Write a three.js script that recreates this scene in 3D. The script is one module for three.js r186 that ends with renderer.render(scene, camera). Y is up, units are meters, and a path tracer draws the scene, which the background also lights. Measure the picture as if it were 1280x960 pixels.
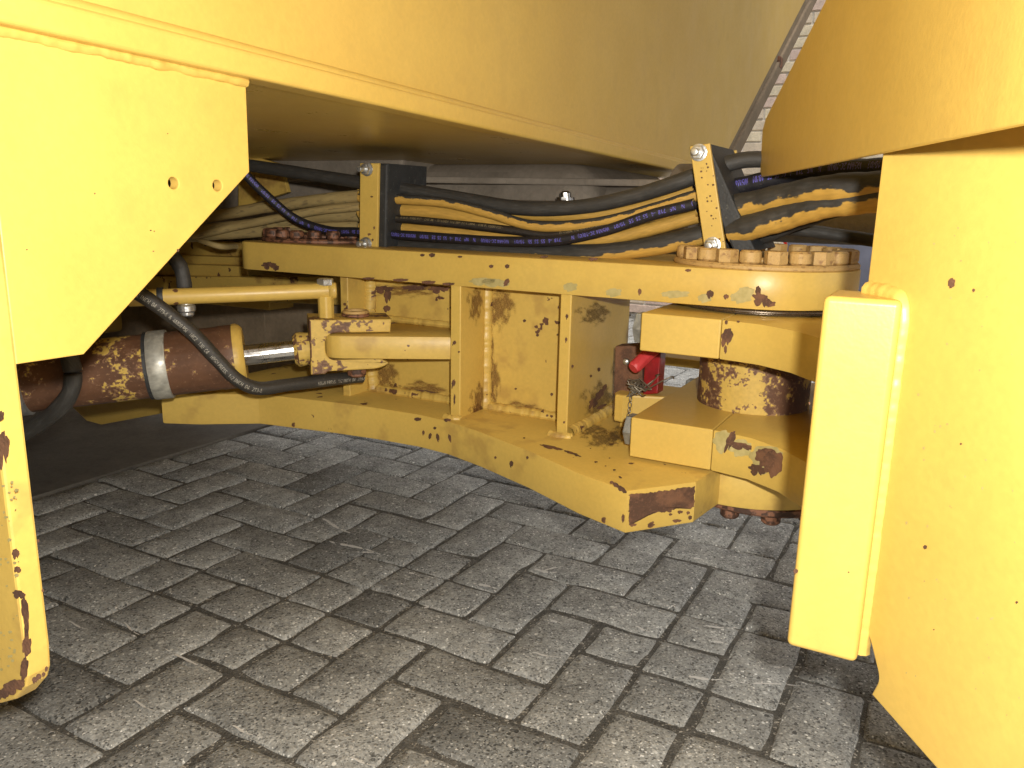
import * as THREE from 'three';
import { RoundedBoxGeometry } from 'three/addons/geometries/RoundedBoxGeometry.js';
import { mergeGeometries, mergeVertices, toCreasedNormals } from 'three/addons/utils/BufferGeometryUtils.js';

// ---------------------------------------------------------------- camera, sky, sun, flash, exposure
const F = 1011.5, PITCH = 0.22264, ROLL = 0.02045, YAW = 0.49906, EYE = 0.7044;   // solved from the joints of the paving
const scene = new THREE.Scene();
const camera = new THREE.PerspectiveCamera(2 * Math.atan(480 / F) * 180 / Math.PI, 4 / 3, 0.02, 200);
camera.rotation.order = 'YXZ';
camera.position.set(0, EYE, 0);
camera.rotation.set(-PITCH, YAW, ROLL);
scene.add(camera);

const renderer = new THREE.WebGLRenderer({ antialias: true });
renderer.setSize(1024, 768);
renderer.toneMapping = THREE.LinearToneMapping;
renderer.toneMappingExposure = 1.2;
renderer.shadowMap.enabled = true;

const SKY = 1.3;                                     // bright overcast sky
{
  const w = 64, h = 32, d = new Float32Array(w * h * 4);
  for (let j = 0; j < h; j++) for (let i = 0; i < w; i++) {
    const el = ((j + 0.5) / h - 0.5) * Math.PI, k = (j * w + i) * 4;
    const s = SKY * (0.62 + 0.38 * Math.max(0, Math.sin(el)));
    d[k] = s * 0.97; d[k + 1] = s * 1.0; d[k + 2] = s * 1.04; d[k + 3] = 1;
  }
  const t = new THREE.DataTexture(d, w, h, THREE.RGBAFormat, THREE.FloatType);
  t.mapping = THREE.EquirectangularReflectionMapping; t.magFilter = THREE.LinearFilter; t.needsUpdate = true;
  scene.background = t; scene.environment = t;
}
const sun = new THREE.DirectionalLight(0xfff4e6, 1.5);
sun.position.set(1.5, 6, 0.9); sun.target.position.set(-0.5, 0, -1.5);
sun.castShadow = true; sun.shadow.radius = 30; sun.shadow.mapSize.set(2048, 2048);
Object.assign(sun.shadow.camera, { left: -6, right: 6, top: 6, bottom: -6, near: 0.5, far: 20 });
scene.add(sun, sun.target);
// the camera's own flash, a few centimetres up and to the right of the lens
const flash = new THREE.PointLight(0xfff9ee, 3.7, 0, 2);
flash.position.set(0.05, EYE + 0.055, 0.015);
flash.castShadow = true; flash.shadow.radius = 0.6; flash.shadow.mapSize.set(2048, 2048);
scene.add(flash);

// ---------------------------------------------------------------- helpers
let seed = 7;
const rnd = () => { seed = (seed * 1664525 + 1013904223) >>> 0; return seed / 4294967296; };
const rr = (a, b) => a + (b - a) * rnd();
const V = (x, y, z) => new THREE.Vector3(x, y, z);
const clamp01 = v => Math.max(0, Math.min(1, v));
// a pixel of the 1280 x 960 photograph gives a direction; the plane that is known gives the distance
function ray(px, py) {
  const xr = (px - 640) / F, yr = -(py - 480) / F, c = Math.cos(ROLL), s = Math.sin(ROLL);
  const x = xr * c - yr * s, u = xr * s + yr * c, cp = Math.cos(PITCH), sp = Math.sin(PITCH);
  const Y = u * cp - sp, Z = -u * sp - cp, ca = Math.cos(YAW), sa = Math.sin(YAW);
  return V(x * ca + Z * sa, Y, -(x * sa - Z * ca));
}
const along = (r, t) => V(r.x * t, EYE + r.y * t, r.z * t);
const onZ = (px, py, z) => { const r = ray(px, py); return along(r, z / r.z); };
const onY = (px, py, y) => { const r = ray(px, py); return along(r, (y - EYE) / r.y); };
const onX = (px, py, x) => { const r = ray(px, py); return along(r, x / r.x); };
const onPlane = (px, py, p, n) => { const r = ray(px, py), e = V(0, EYE, 0); return along(r, p.clone().sub(e).dot(n) / r.dot(n)); };
function pixelOf(p) {
  const ca = Math.cos(YAW), sa = Math.sin(YAW), X = p.x * ca - p.z * sa, Z = p.x * sa + p.z * ca, Y = p.y - EYE;
  const cp = Math.cos(PITCH), sp = Math.sin(PITCH), yc = Y * cp - Z * sp, d = -Z * cp - Y * sp;
  const c = Math.cos(ROLL), s = Math.sin(ROLL);
  return [640 + F * (X * c + yc * s) / d, 480 - F * (-X * s + yc * c) / d, d];
}
const taken = {};
function numbered(n) { const k = taken[n] = (taken[n] ?? -1) + 1; return k ? n + '_' + String(k).padStart(3, '0') : n; }
function tag(o, label, category, group) { o.userData.label = label; o.userData.category = category; if (group) o.userData.group = group; return o; }
function thing(name, label, category, pos = [0, 0, 0], group) {
  const g = new THREE.Group(); g.name = numbered(name); g.position.set(...pos); scene.add(g);
  return tag(g, label, category, group);
}
function structure(o, name) { o.name = name; o.userData.kind = 'structure'; scene.add(o); return o; }
// uv in metres from the dominant direction of every face
function boxUV(g, off = 0) {
  g = g.index ? g.toNonIndexed() : g;
  const p = g.attributes.position, uv = new Float32Array(p.count * 2), a = V(), b = V(), c = V();
  for (let i = 0; i < p.count; i += 3) {
    a.fromBufferAttribute(p, i); b.fromBufferAttribute(p, i + 1); c.fromBufferAttribute(p, i + 2);
    const n = b.clone().sub(a).cross(c.clone().sub(a)), x = Math.abs(n.x), y = Math.abs(n.y), z = Math.abs(n.z);
    [a, b, c].forEach((v, k) => {
      const [u, w] = z >= x && z >= y ? [v.x, v.y] : y >= x ? [v.x, -v.z] : [-v.z, v.y];
      uv[(i + k) * 2] = u + off; uv[(i + k) * 2 + 1] = w + off * 0.7;
    });
  }
  g.setAttribute('uv', new THREE.BufferAttribute(uv, 2));
  return g;
}
// uv in metres round and along the axis a -> b
function axisUV(g, a, b, r) {
  g = g.index ? g.toNonIndexed() : g;
  const d = b.clone().sub(a).normalize(), e = Math.abs(d.y) > 0.9 ? V(0, 0, -1) : V(0, 1, 0).cross(d).normalize(), f = d.clone().cross(e), p = g.attributes.position, uv = new Float32Array(p.count * 2), q = V();
  if (Math.abs(d.y) < 0.9 && e.z > 0) { e.negate(); f.negate(); }              // the seam lies on the side away from the viewer
  for (let i = 0; i < p.count; i += 3) {
    let t0 = 0;
    for (let k = 0; k < 3; k++) { q.fromBufferAttribute(p, i + k).sub(a); let t = Math.atan2(q.dot(f), -q.dot(e)); if (!k) t0 = t; else { if (t - t0 > Math.PI) t -= 2 * Math.PI; if (t0 - t > Math.PI) t += 2 * Math.PI; } uv[(i + k) * 2] = q.dot(d); uv[(i + k) * 2 + 1] = t * r; }
  }
  g.setAttribute('uv', new THREE.BufferAttribute(uv, 2)); return g;
}
const only = g => { for (const k of Object.keys(g.attributes)) if (!['position', 'normal', 'uv'].includes(k)) g.deleteAttribute(k); return g; };
// geometry in world coordinates -> a named part of a thing, set at the thing's base
function part(name, geo, mat, parent, opt = {}) {
  let g = Array.isArray(geo) ? mergeGeometries(geo.map(x => only(x.index ? x.toNonIndexed() : x.clone()))) : geo;
  if (opt.axis) g = axisUV(g, ...opt.axis); else if (opt.uv !== false) g = boxUV(g, opt.off ?? 0);
  if (opt.crease) g = toCreasedNormals(g, opt.crease);
  const m = new THREE.Mesh(g, mat); m.name = name; m.castShadow = m.receiveShadow = true;
  let o = parent, px = 0, py = 0, pz = 0;
  while (o && o !== scene) { px += o.position.x; py += o.position.y; pz += o.position.z; o = o.parent; }
  if (!opt.local) g.translate(-px, -py, -pz);
  parent.add(m);
  if (opt.label) m.userData.label = opt.label;
  return m;
}
const shapeOf = pts => { const s = new THREE.Shape(); pts.forEach(([x, y], i) => i ? s.lineTo(x, y) : s.moveTo(x, y)); return s; };
function extr(shape, depth, bevel) {
  bevel = Math.min(bevel, depth * 0.45);
  const g = new THREE.ExtrudeGeometry(shape, { depth: depth - 2 * bevel, bevelEnabled: bevel > 0, bevelThickness: bevel, bevelSize: bevel, bevelOffset: -bevel, bevelSegments: 2, curveSegments: 24 });
  g.translate(0, 0, bevel); return g;
}
const asShape = p => p instanceof THREE.Shape ? p : shapeOf(p);
const flipZ = pts => pts.map(([x, z]) => [x, -z]);
const plateXZ = (pts, y0, y1, bevel = 0.002) => { const g = extr(pts instanceof THREE.Shape ? pts : shapeOf(flipZ(pts)), y1 - y0, bevel); g.rotateX(-Math.PI / 2); g.translate(0, y0, 0); return g; };
const plateXY = (pts, z0, z1, bevel = 0.002) => { const g = extr(asShape(pts), z1 - z0, bevel); g.translate(0, 0, z0); return g; };
const plateZY = (pts, x0, x1, bevel = 0.002) => { const g = extr(pts instanceof THREE.Shape ? pts : shapeOf(pts.map(([z, y]) => [-z, y])), x1 - x0, bevel); g.rotateY(Math.PI / 2); g.translate(x0, 0, 0); return g; };
const box = (x0, x1, y0, y1, z0, z1, r = 0.002) => { const g = new RoundedBoxGeometry(x1 - x0, y1 - y0, z1 - z0, 2, Math.min(r, (x1 - x0) * 0.49, (y1 - y0) * 0.49, (z1 - z0) * 0.49)); g.translate((x0 + x1) / 2, (y0 + y1) / 2, (z0 + z1) / 2); return g; };
const cyl = (r, y0, y1, x, z, seg = 40, r1 = r) => { const b = Math.min(0.0025, (y1 - y0) * 0.3); const g = new THREE.LatheGeometry([[0, y0], [r - b, y0], [r, y0 + b], [r1, y1 - b], [r1 - b, y1], [0, y1]].map(([a, c]) => new THREE.Vector2(a, c)), seg); g.translate(x, 0, z); return toCreasedNormals(g, 0.6); };
// turned body along the line a -> b, profile [[radius, distance], ...]
function turned(profile, a, b, seg = 40) {
  const g = new THREE.LatheGeometry(profile.map(([r, s]) => new THREE.Vector2(r, s)), seg);
  const d = b.clone().sub(a).normalize();
  g.applyQuaternion(new THREE.Quaternion().setFromUnitVectors(V(0, 1, 0), d)); g.translate(a.x, a.y, a.z);
  return g;
}
// upright plate whose foot runs from the point o along the direction d (x, z); its face looks to the left of d
function plateDir(pts, o, d, thick, bevel = 0.0015) { const D = V(d[0], 0, d[1]).normalize(), g = extr(asShape(pts), thick, bevel); g.translate(0, 0, -thick); g.applyMatrix4(new THREE.Matrix4().makeBasis(D, V(0, 1, 0), D.clone().cross(V(0, 1, 0)))); g.translate(o.x, 0, o.z); return g; }
function arcPts(cx, cz, r, a0, a1, n) { const o = []; for (let i = 0; i <= n; i++) { const a = a0 + (a1 - a0) * i / n; o.push([cx + r * Math.cos(a), cz + r * Math.sin(a)]); } return o; }
function roundCorner(p, c, q, r, n = 6) {                                     // corner c between p and q
  const u = V(p[0] - c[0], p[1] - c[1], 0).normalize(), w = V(q[0] - c[0], q[1] - c[1], 0).normalize(), o = [];
  const a = [c[0] + u.x * r, c[1] + u.y * r], b = [c[0] + w.x * r, c[1] + w.y * r];
  for (let i = 0; i <= n; i++) { const t = i / n; o.push([(1 - t) ** 2 * a[0] + 2 * t * (1 - t) * c[0] + t * t * b[0], (1 - t) ** 2 * a[1] + 2 * t * (1 - t) * c[1] + t * t * b[1]]); }
  return o;
}
function hexBolt(r, h) { const s = shapeOf([...Array(6)].map((_, i) => [r * Math.cos(i * Math.PI / 3), r * Math.sin(i * Math.PI / 3)])); return extr(s, h, 0.0015); }   // along z
const aim = (g, dir) => g.applyQuaternion(new THREE.Quaternion().setFromUnitVectors(V(0, 0, 1), dir.clone().normalize()));

// ---------------------------------------------------------------- noise and textures
const HASH = new Uint32Array(65536); for (let i = 0; i < 65536; i++) HASH[i] = Math.floor(rnd() * 4294967296);
const hsh = (x, y, k) => HASH[(Math.imul(x, 374761393) ^ Math.imul(y, 668265263) ^ Math.imul(k, 2147483647)) >>> 16 & 65535] / 4294967296;
function vnoise(x, y, per, k) {                                               // tiles after per cells
  const x0 = Math.floor(x), y0 = Math.floor(y), fx = x - x0, fy = y - y0, sx = fx * fx * (3 - 2 * fx), sy = fy * fy * (3 - 2 * fy);
  const m = v => ((v % per) + per) % per, a = m(x0), b = m(x0 + 1), c = m(y0), d = m(y0 + 1);
  return (hsh(a, c, k) * (1 - sx) + hsh(b, c, k) * sx) * (1 - sy) + (hsh(a, d, k) * (1 - sx) + hsh(b, d, k) * sx) * sy;
}
function fbm(u, v, f, oct, k) { let s = 0, a = 0.5, t = 0; for (let o = 0; o < oct; o++) { s += a * vnoise(u * f, v * f, f, k + o); t += a; a *= 0.55; f *= 2; } return s / t; }
function texture(n, metres, fn, srgb = true, n2 = n) {
  const d = new Uint8Array(n * n2 * 4);
  for (let j = 0; j < n2; j++) for (let i = 0; i < n; i++) { const c = fn(i / n, j / n2, i, j), k = (j * n + i) * 4; d[k] = clamp01(c[0]) * 255; d[k + 1] = clamp01(c[1]) * 255; d[k + 2] = clamp01(c[2]) * 255; d[k + 3] = 255; }
  const t = new THREE.DataTexture(d, n, n2); t.wrapS = t.wrapT = THREE.RepeatWrapping; t.magFilter = THREE.LinearFilter; t.minFilter = THREE.LinearMipmapLinearFilter; t.generateMipmaps = true;
  if (srgb) t.colorSpace = THREE.SRGBColorSpace;
  if (metres) t.repeat.set(1 / metres, 1 / metres);
  t.needsUpdate = true; return t;
}
const mix3 = (a, b, t) => [a[0] + (b[0] - a[0]) * t, a[1] + (b[1] - a[1]) * t, a[2] + (b[2] - a[2]) * t];
const smooth = (a, b, x) => { const t = clamp01((x - a) / (b - a)); return t * t * (3 - 2 * t); };
const PAINT = [0.79, 0.665, 0.335], RUST = [0.44, 0.305, 0.215], RUST2 = [0.32, 0.22, 0.16], OLD = [0.73, 0.67, 0.46];
// colours of textures are sRGB here
function paintTexture(k, wear, dirt, metres = 0.6) {
  return texture(1024, metres, (u, v) => {
    const big = fbm(u, v, 5, 4, k), fine = fbm(u, v, 160, 2, k + 9), mid = fbm(u, v, 22, 4, k + 20);
    let c = PAINT.map((q, i) => q * (1 + (big - 0.5) * [0.05, 0.07, 0.12][i] + (fine - 0.5) * 0.045));
    const d = smooth(0.52, 0.72, mid * 0.6 + big * 0.4) * dirt; c = mix3(c, [0.56, 0.43, 0.24], d * (0.5 + 0.5 * fine));
    const chips = fbm(u, v, 34, 4, k + 40) + 0.35 * (fbm(u, v, 6, 2, k + 55) - 0.5);
    const w = smooth(0.80 - wear, 0.815 - wear, chips); c = mix3(c, mix3(RUST, RUST2, fine), w);
    return c;
  });
}
const paintBump = texture(512, 0.11, (u, v) => { const a = fbm(u, v, 46, 3, 70) * 0.55 + fbm(u, v, 9, 3, 80) * 0.45; return [a, a, a]; }, false);
const paintRough = texture(512, 0.5, (u, v) => { const a = 0.80 + 0.34 * (fbm(u, v, 7, 5, 90) - 0.5) + 0.1 * (fbm(u, v, 120, 2, 91) - 0.5); return [a, a, a]; }, false);
const paintMat = (map, rough = 0.5, bump = 0.00014) => new THREE.MeshPhysicalMaterial({ map, roughness: rough, roughnessMap: paintRough, bumpMap: paintBump, bumpScale: bump, metalness: 0, clearcoat: 0.12, clearcoatRoughness: 0.3 });
const M = {};
M.paint = paintMat(paintTexture(100, -0.3, 0.10), 0.52);
M.paintGloss = paintMat(M.paint.map, 0.4, 0.00015);
M.paintWorn = paintMat(paintTexture(200, -0.05, 0.45), 0.6);
M.paintDirty = paintMat(paintTexture(300, 0.02, 0.85), 0.72, 0.0004);
const rustTex = texture(512, 0.12, (u, v) => { const a = fbm(u, v, 8, 5, 400), b = fbm(u, v, 60, 3, 410); return mix3(mix3(RUST2, RUST, smooth(0.3, 0.7, a)), [0.47, 0.33, 0.25], smooth(0.55, 0.8, b) * 0.5); });
const roughBump = texture(512, 0.08, (u, v) => { const a = fbm(u, v, 30, 4, 420); return [a, a, a]; }, false);
M.rust = new THREE.MeshStandardMaterial({ map: rustTex, roughness: 0.82, bumpMap: roughBump, bumpScale: 0.0007 });
M.primer = new THREE.MeshStandardMaterial({ map: texture(256, 0.06, (u, v) => { const a = fbm(u, v, 10, 4, 430); return mix3(OLD, [0.60, 0.55, 0.33], a); }), roughness: 0.7 });
const flake = (u, v, fr, k) => 0.46 * fbm(u, v, 5, 4, k) + 0.34 * fbm(u, v, fr, 5, k + 3) + 0.20 * fbm(u, v, fr * 4, 3, k + 13);
const flaked = (k, t, lo, fr = 9) => texture(1024, 0.32, (u, v) => {                   // rust with islands of paint left on it
  const n = flake(u, v, fr, k), f = fbm(u, v, 90, 2, k + 8), w = smooth(t, t + 0.02, n), h = smooth(t - 0.035, t - 0.03, n) * (1 - w);
  const r = mix3(mix3(RUST2, RUST, fbm(u, v, 14, 4, k + 20)), [0.46, 0.34, 0.26], smooth(0.6, 0.85, f) * 0.5);
  return mix3(mix3(r, lo, h * 0.45), PAINT.map(q => q * (0.93 + 0.1 * f)), w);
});
const flakeBump = (k, t, fr = 9) => texture(1024, 0.32, (u, v) => { const w = 0.35 * fbm(u, v, 60, 3, k + 60) + 0.65 * smooth(t, t + 0.02, flake(u, v, fr, k)); return [w, w, w]; }, false);
M.barrel = new THREE.MeshStandardMaterial({ map: flaked(500, 0.605, [0.66, 0.53, 0.42], 22), bumpMap: flakeBump(500, 0.605, 22), bumpScale: 0.0006, roughness: 0.5 });
M.hub = new THREE.MeshStandardMaterial({ map: flaked(540, 0.50, [0.66, 0.54, 0.38], 20), bumpMap: flakeBump(540, 0.50, 20), bumpScale: 0.0005, roughness: 0.62 });
M.flaky = new THREE.MeshStandardMaterial({ map: flaked(580, 0.43, [0.62, 0.50, 0.36], 16), bumpMap: flakeBump(580, 0.43, 16), bumpScale: 0.0005, roughness: 0.6 });
M.boltDirty = new THREE.MeshStandardMaterial({ map: texture(256, 0.05, (u, v) => { const a = fbm(u, v, 7, 4, 600), b = fbm(u, v, 40, 2, 610); return mix3([0.76, 0.63, 0.39], [0.45, 0.32, 0.20], smooth(0.52, 0.8, a) * 0.55 + 0.25 * b); }), roughness: 0.62, bumpMap: roughBump, bumpScale: 0.0003 });
M.boltRust = new THREE.MeshStandardMaterial({ map: texture(256, 0.05, (u, v) => { const a = fbm(u, v, 7, 4, 620); return mix3([0.50, 0.34, 0.25], [0.26, 0.17, 0.12], smooth(0.4, 0.62, a)); }), roughness: 0.6, bumpMap: roughBump, bumpScale: 0.0005 });
const scuff = texture(512, 0.1, (u, v) => { const a = 0.75 + 0.5 * (fbm(u, v, 12, 4, 640) - 0.5) + 0.25 * (fbm(u, v, 90, 2, 650) - 0.5); return [a, a, a]; }, false);
M.zinc = new THREE.MeshStandardMaterial({ color: new THREE.Color().setRGB(0.55, 0.56, 0.56), metalness: 0.85, roughness: 0.5, roughnessMap: scuff, bumpMap: roughBump, bumpScale: 0.0002 });
M.bandSteel = new THREE.MeshStandardMaterial({ color: new THREE.Color().setRGB(0.6, 0.59, 0.56), metalness: 0.45, roughness: 0.6, roughnessMap: scuff, map: texture(256, 0.05, (u, v) => { const a = 0.86 + 0.3 * (fbm(u, v, 9, 4, 670) - 0.5); return [a, a, a * 0.97]; }) });
M.zincDull = new THREE.MeshStandardMaterial({ color: new THREE.Color().setRGB(0.42, 0.43, 0.43), metalness: 0.6, roughness: 0.62, map: texture(256, 0.05, (u, v) => { const a = 0.82 + 0.3 * (fbm(u, v, 9, 4, 660) - 0.5); return [a, a, a * 0.97]; }), bumpMap: roughBump, bumpScale: 0.0003 });
M.chrome = new THREE.MeshStandardMaterial({ color: new THREE.Color().setRGB(0.62, 0.61, 0.6), metalness: 1, roughness: 0.4, roughnessMap: scuff });
M.steelDark = new THREE.MeshStandardMaterial({ color: new THREE.Color().setRGB(0.16, 0.13, 0.1), metalness: 0.8, roughness: 0.38, roughnessMap: scuff });
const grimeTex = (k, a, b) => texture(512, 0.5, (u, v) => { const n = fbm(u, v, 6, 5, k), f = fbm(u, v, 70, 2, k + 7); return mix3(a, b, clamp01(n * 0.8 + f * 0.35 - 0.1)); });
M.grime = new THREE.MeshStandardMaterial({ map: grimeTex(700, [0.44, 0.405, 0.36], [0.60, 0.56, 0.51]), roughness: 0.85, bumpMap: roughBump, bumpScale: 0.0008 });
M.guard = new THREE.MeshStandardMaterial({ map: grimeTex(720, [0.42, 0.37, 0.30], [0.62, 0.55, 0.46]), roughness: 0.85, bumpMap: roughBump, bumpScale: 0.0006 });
M.rubber = new THREE.MeshStandardMaterial({ map: texture(512, 0.1, (u, v) => { const a = fbm(u, v, 9, 4, 740), s = smooth(0.7, 0.78, fbm(u, v, 26, 4, 750)); return mix3(mix3([0.14, 0.145, 0.15], [0.21, 0.215, 0.22], a), [0.40, 0.40, 0.37], s * 0.5); }), roughness: 0.6, bumpMap: roughBump, bumpScale: 0.0004 });
M.red = new THREE.MeshPhysicalMaterial({ map: texture(256, 0.05, (u, v) => { const a = fbm(u, v, 8, 4, 760); return mix3([0.60, 0.06, 0.09], [0.42, 0.05, 0.06], a); }), roughness: 0.42, clearcoat: 0.3 });
M.redFaded = new THREE.MeshPhysicalMaterial({ map: texture(256, 0.05, (u, v) => { const a = fbm(u, v, 8, 4, 770); return mix3([0.78, 0.26, 0.27], [0.68, 0.17, 0.19], a); }), roughness: 0.5 });
M.wire = new THREE.MeshStandardMaterial({ color: new THREE.Color().setRGB(0.28, 0.25, 0.2), metalness: 0.8, roughness: 0.45 });

// hoses: u runs along, v goes round; the spray of the machine's paint reached one side of some of them
function hoseTexture(k, from, to, ragged, base = [0.19, 0.183, 0.172]) {
  return texture(1024, 0, (u, v) => {
    const e = ragged * (fbm(u, 0.37, 24, 4, k) - 0.5) + ragged * 0.5 * (fbm(u, v, 48, 3, k + 5) - 0.5), f = fbm(u, v, 40, 3, k + 11);
    const inside = to > from ? smooth(from - 0.01, from + 0.01, v + e) * (1 - smooth(to - 0.01, to + 0.01, v + e * 0.8)) : 0;
    const dusty = smooth(0.5, 0.75, fbm(u, v, 30, 4, k + 17));
    return mix3(mix3(base, base.map(q => q + 0.09), f * 0.5 + dusty * 0.5), [0.74, 0.585, 0.27].map(q => q * (0.9 + 0.2 * f)), inside);
  }, true, 128);
}
function printTexture(text, colour, base, flip, font = '17px sans-serif') {
  const c = document.createElement('canvas'); c.width = 1024; c.height = 128; const g = c.getContext('2d');
  g.fillStyle = base; g.fillRect(0, 0, 1024, 128);
  for (let i = 0; i < 1400; i++) { g.fillStyle = `rgba(${120 + 60 * rnd() | 0},${112 + 50 * rnd() | 0},${100 + 40 * rnd() | 0},${0.05 + 0.13 * rnd()})`; g.fillRect(rnd() * 1024, rnd() * 128, 1 + rnd() * 9, 1 + rnd() * 2); }
  g.fillStyle = colour; g.font = font; g.textBaseline = 'middle';
  if (flip) { g.translate(1024, 128); g.rotate(Math.PI); }
  g.fillText(text, 14, 64);
  for (let i = 0; i < 420; i++) { g.fillStyle = base; g.globalAlpha = 0.8; g.fillRect(rnd() * 1024, 52 + rnd() * 24, 1 + rnd() * 6, 1 + rnd() * 2.5); }
  const t = new THREE.CanvasTexture(c); t.colorSpace = THREE.SRGBColorSpace; t.wrapS = t.wrapT = THREE.RepeatWrapping; return t;
}
const hoseMat = (map, rough = 0.55) => new THREE.MeshStandardMaterial({ map, roughness: rough, bumpMap: roughBump, bumpScale: 0.0002 });
const H = {
  black: hoseMat(hoseTexture(800, 1, 0, 0)),
  half: hoseMat(hoseTexture(810, 0.36, 0.76, 0.16)),
  most: hoseMat(hoseTexture(820, 0.12, 0.93, 0.2), 0.6),
  third: hoseMat(hoseTexture(830, 0.34, 0.70, 0.16)),
  cream: hoseMat(texture(512, 0, (u, v) => { const a = fbm(u, v, 12, 4, 840), d = smooth(0.6, 0.75, fbm(u, v, 26, 4, 850)); return mix3(mix3([0.74, 0.66, 0.45], [0.65, 0.56, 0.37], a), [0.34, 0.30, 0.24], d * 0.4); }, true, 128), 0.65),
  blue: hoseMat(printTexture('718  -4   SS  SS  SE   10/01     W5M4 2C-10(U)     N    NF   718  -4   SS  SS  SE   10/01    W5M4 2C-10(U)   N', '#6560c4', '#1d1c22', true, 'bold 21px sans-serif'), 0.5),
  dots: hoseMat(printTexture('- IV CODE 1/2 WP 27.5 MPA - 4 W.P. 1500 PSI - CAT 3E  - IV CODE 1/2 WP 27.5 MPA - 4 W.P. 1500 PSI -', '#a89a70', '#27211b', false), 0.55),
  white: hoseMat(printTexture('HIGH PRESS.  1/2 INCH  04   2T9-6  &  4M00 PSI   1RC2   130  C4    HIGH PRESS.  1/2 INCH  04   2T9-6', '#b9b4a6', '#33302c', false), 0.45),
};
// frame that keeps "up" up along the hose, so that the painted side stays where it is
function hose(name, label, mat, r, pts, opt = {}) {
  const P = pts.map(p => p.isVector3 ? p : onZ(p[0], p[1], p[2]));
  const curve = new THREE.CatmullRomCurve3(P, false, 'centripetal'), n = opt.n ?? 90, m = 16, len = curve.getLength();
  const pos = [], uv = [], idx = [];
  for (let i = 0; i <= n; i++) {
    const p = curve.getPointAt(i / n), t = curve.getTangentAt(i / n), side = V(0, 1, 0).cross(t).normalize(), up = t.clone().cross(side).normalize();
    const q = r * (1 + 0.025 * Math.sin(i * 0.31 + pts.length) + 0.012 * Math.sin(i * 0.77));
    for (let j = 0; j <= m; j++) {
      const a = j / m * Math.PI * 2;                    // v = 0 on top, then toward the viewer's side, down, and round
      const o = up.clone().multiplyScalar(Math.cos(a) * q).addScaledVector(side, -Math.sin(a) * q * (opt.turn ?? -1));
      pos.push(p.x + o.x, p.y + o.y, p.z + o.z); uv.push(i / n * len / (opt.metres ?? 0.45) + (opt.shift ?? 0), j / m + (opt.roll ?? 0));
    }
  }
  for (let i = 0; i < n; i++) for (let j = 0; j < m; j++) { const a = i * (m + 1) + j, b = a + m + 1; idx.push(a, b, a + 1, b, b + 1, a + 1); }
  const g = new THREE.BufferGeometry(); g.setAttribute('position', new THREE.Float32BufferAttribute(pos, 3)); g.setAttribute('uv', new THREE.Float32BufferAttribute(uv, 2)); g.setIndex(idx); g.computeVertexNormals();
  const c = P[0].clone(); g.translate(-c.x, -c.y, -c.z);
  const o = new THREE.Mesh(g, mat); o.name = numbered(name); o.position.copy(c); o.castShadow = o.receiveShadow = true; scene.add(o);
  return tag(o, label, opt.category ?? 'hose', opt.group ?? 'hydraulic hoses');
}
// ragged patches where paint has come off: px centres and radii, laid just over the plane that they sit on
function patches(name, parent, mat, plane, list, normal, lift = 0.0005) {
  const small = [];
  for (const it of list) {
    const outline = Array.isArray(it[0]), pts = [], k = Math.floor(rnd() * 5000); let c, big;
    if (outline) {                                                              // explicit outline in px, frayed
      const n = it.length; let cx = 0, cy = 0; it.forEach(p => { cx += p[0] / n; cy += p[1] / n; }); c = plane(cx, cy); big = true;
      for (let i = 0; i < n; i++) { const p = it[i], q = it[(i + 1) % n], m = Math.max(2, Math.round(Math.hypot(q[0] - p[0], q[1] - p[1]) / 2.5)); for (let j = 0; j < m; j++) { const f = j / m, fr = 2.4; pts.push(plane(p[0] + (q[0] - p[0]) * f + (hsh(i * 40 + j, k, 1) - 0.5) * fr, p[1] + (q[1] - p[1]) * f + (hsh(i * 40 + j, k, 2) - 0.5) * fr)); } }
    } else {
      const [cx, cy, rx, ry, rot = 0, rag = 0.5] = it, n = rx + ry > 9 ? 56 : 22; c = plane(cx, cy); big = rx + ry > 10;
      for (let i = 0; i < n; i++) {
        const a = i / n * Math.PI * 2, s = 1 + rag * 1.7 * (fbm(i / n, 0.3, 5, 4, k) - 0.5) + rag * 1.1 * (fbm(i / n, 0.7, 14, 2, k + 31) - 0.5), ex = Math.cos(a) * rx * s, ey = Math.sin(a) * ry * s;
        pts.push(plane(cx + ex * Math.cos(rot) - ey * Math.sin(rot), cy + ex * Math.sin(rot) + ey * Math.cos(rot)));
      }
    }
    const n = pts.length, pos = [], up = lift + rnd() * 0.00015, add = p => pos.push(p.x + normal.x * up, p.y + normal.y * up, p.z + normal.z * up);
    for (let i = 0; i < n; i++) {
      const a = pts[i], b = pts[(i + 1) % n], f = b.clone().sub(a).cross(c.clone().sub(a)).dot(normal) > 0;
      add(f ? a : b); add(f ? b : a); add(c);
    }
    const g = new THREE.BufferGeometry(); g.setAttribute('position', new THREE.Float32BufferAttribute(pos, 3)); g.computeVertexNormals();
    g.setAttribute('uv', new THREE.Float32BufferAttribute(new Float32Array(pos.length / 3 * 2), 2));
    if (big) part(name, g, mat, parent, { off: rnd() }); else small.push(g);
  }
  if (small.length) { const m = part(name + 's', small, mat, parent, { off: rnd() }); m.userData.kind = 'stuff'; }
}
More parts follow.
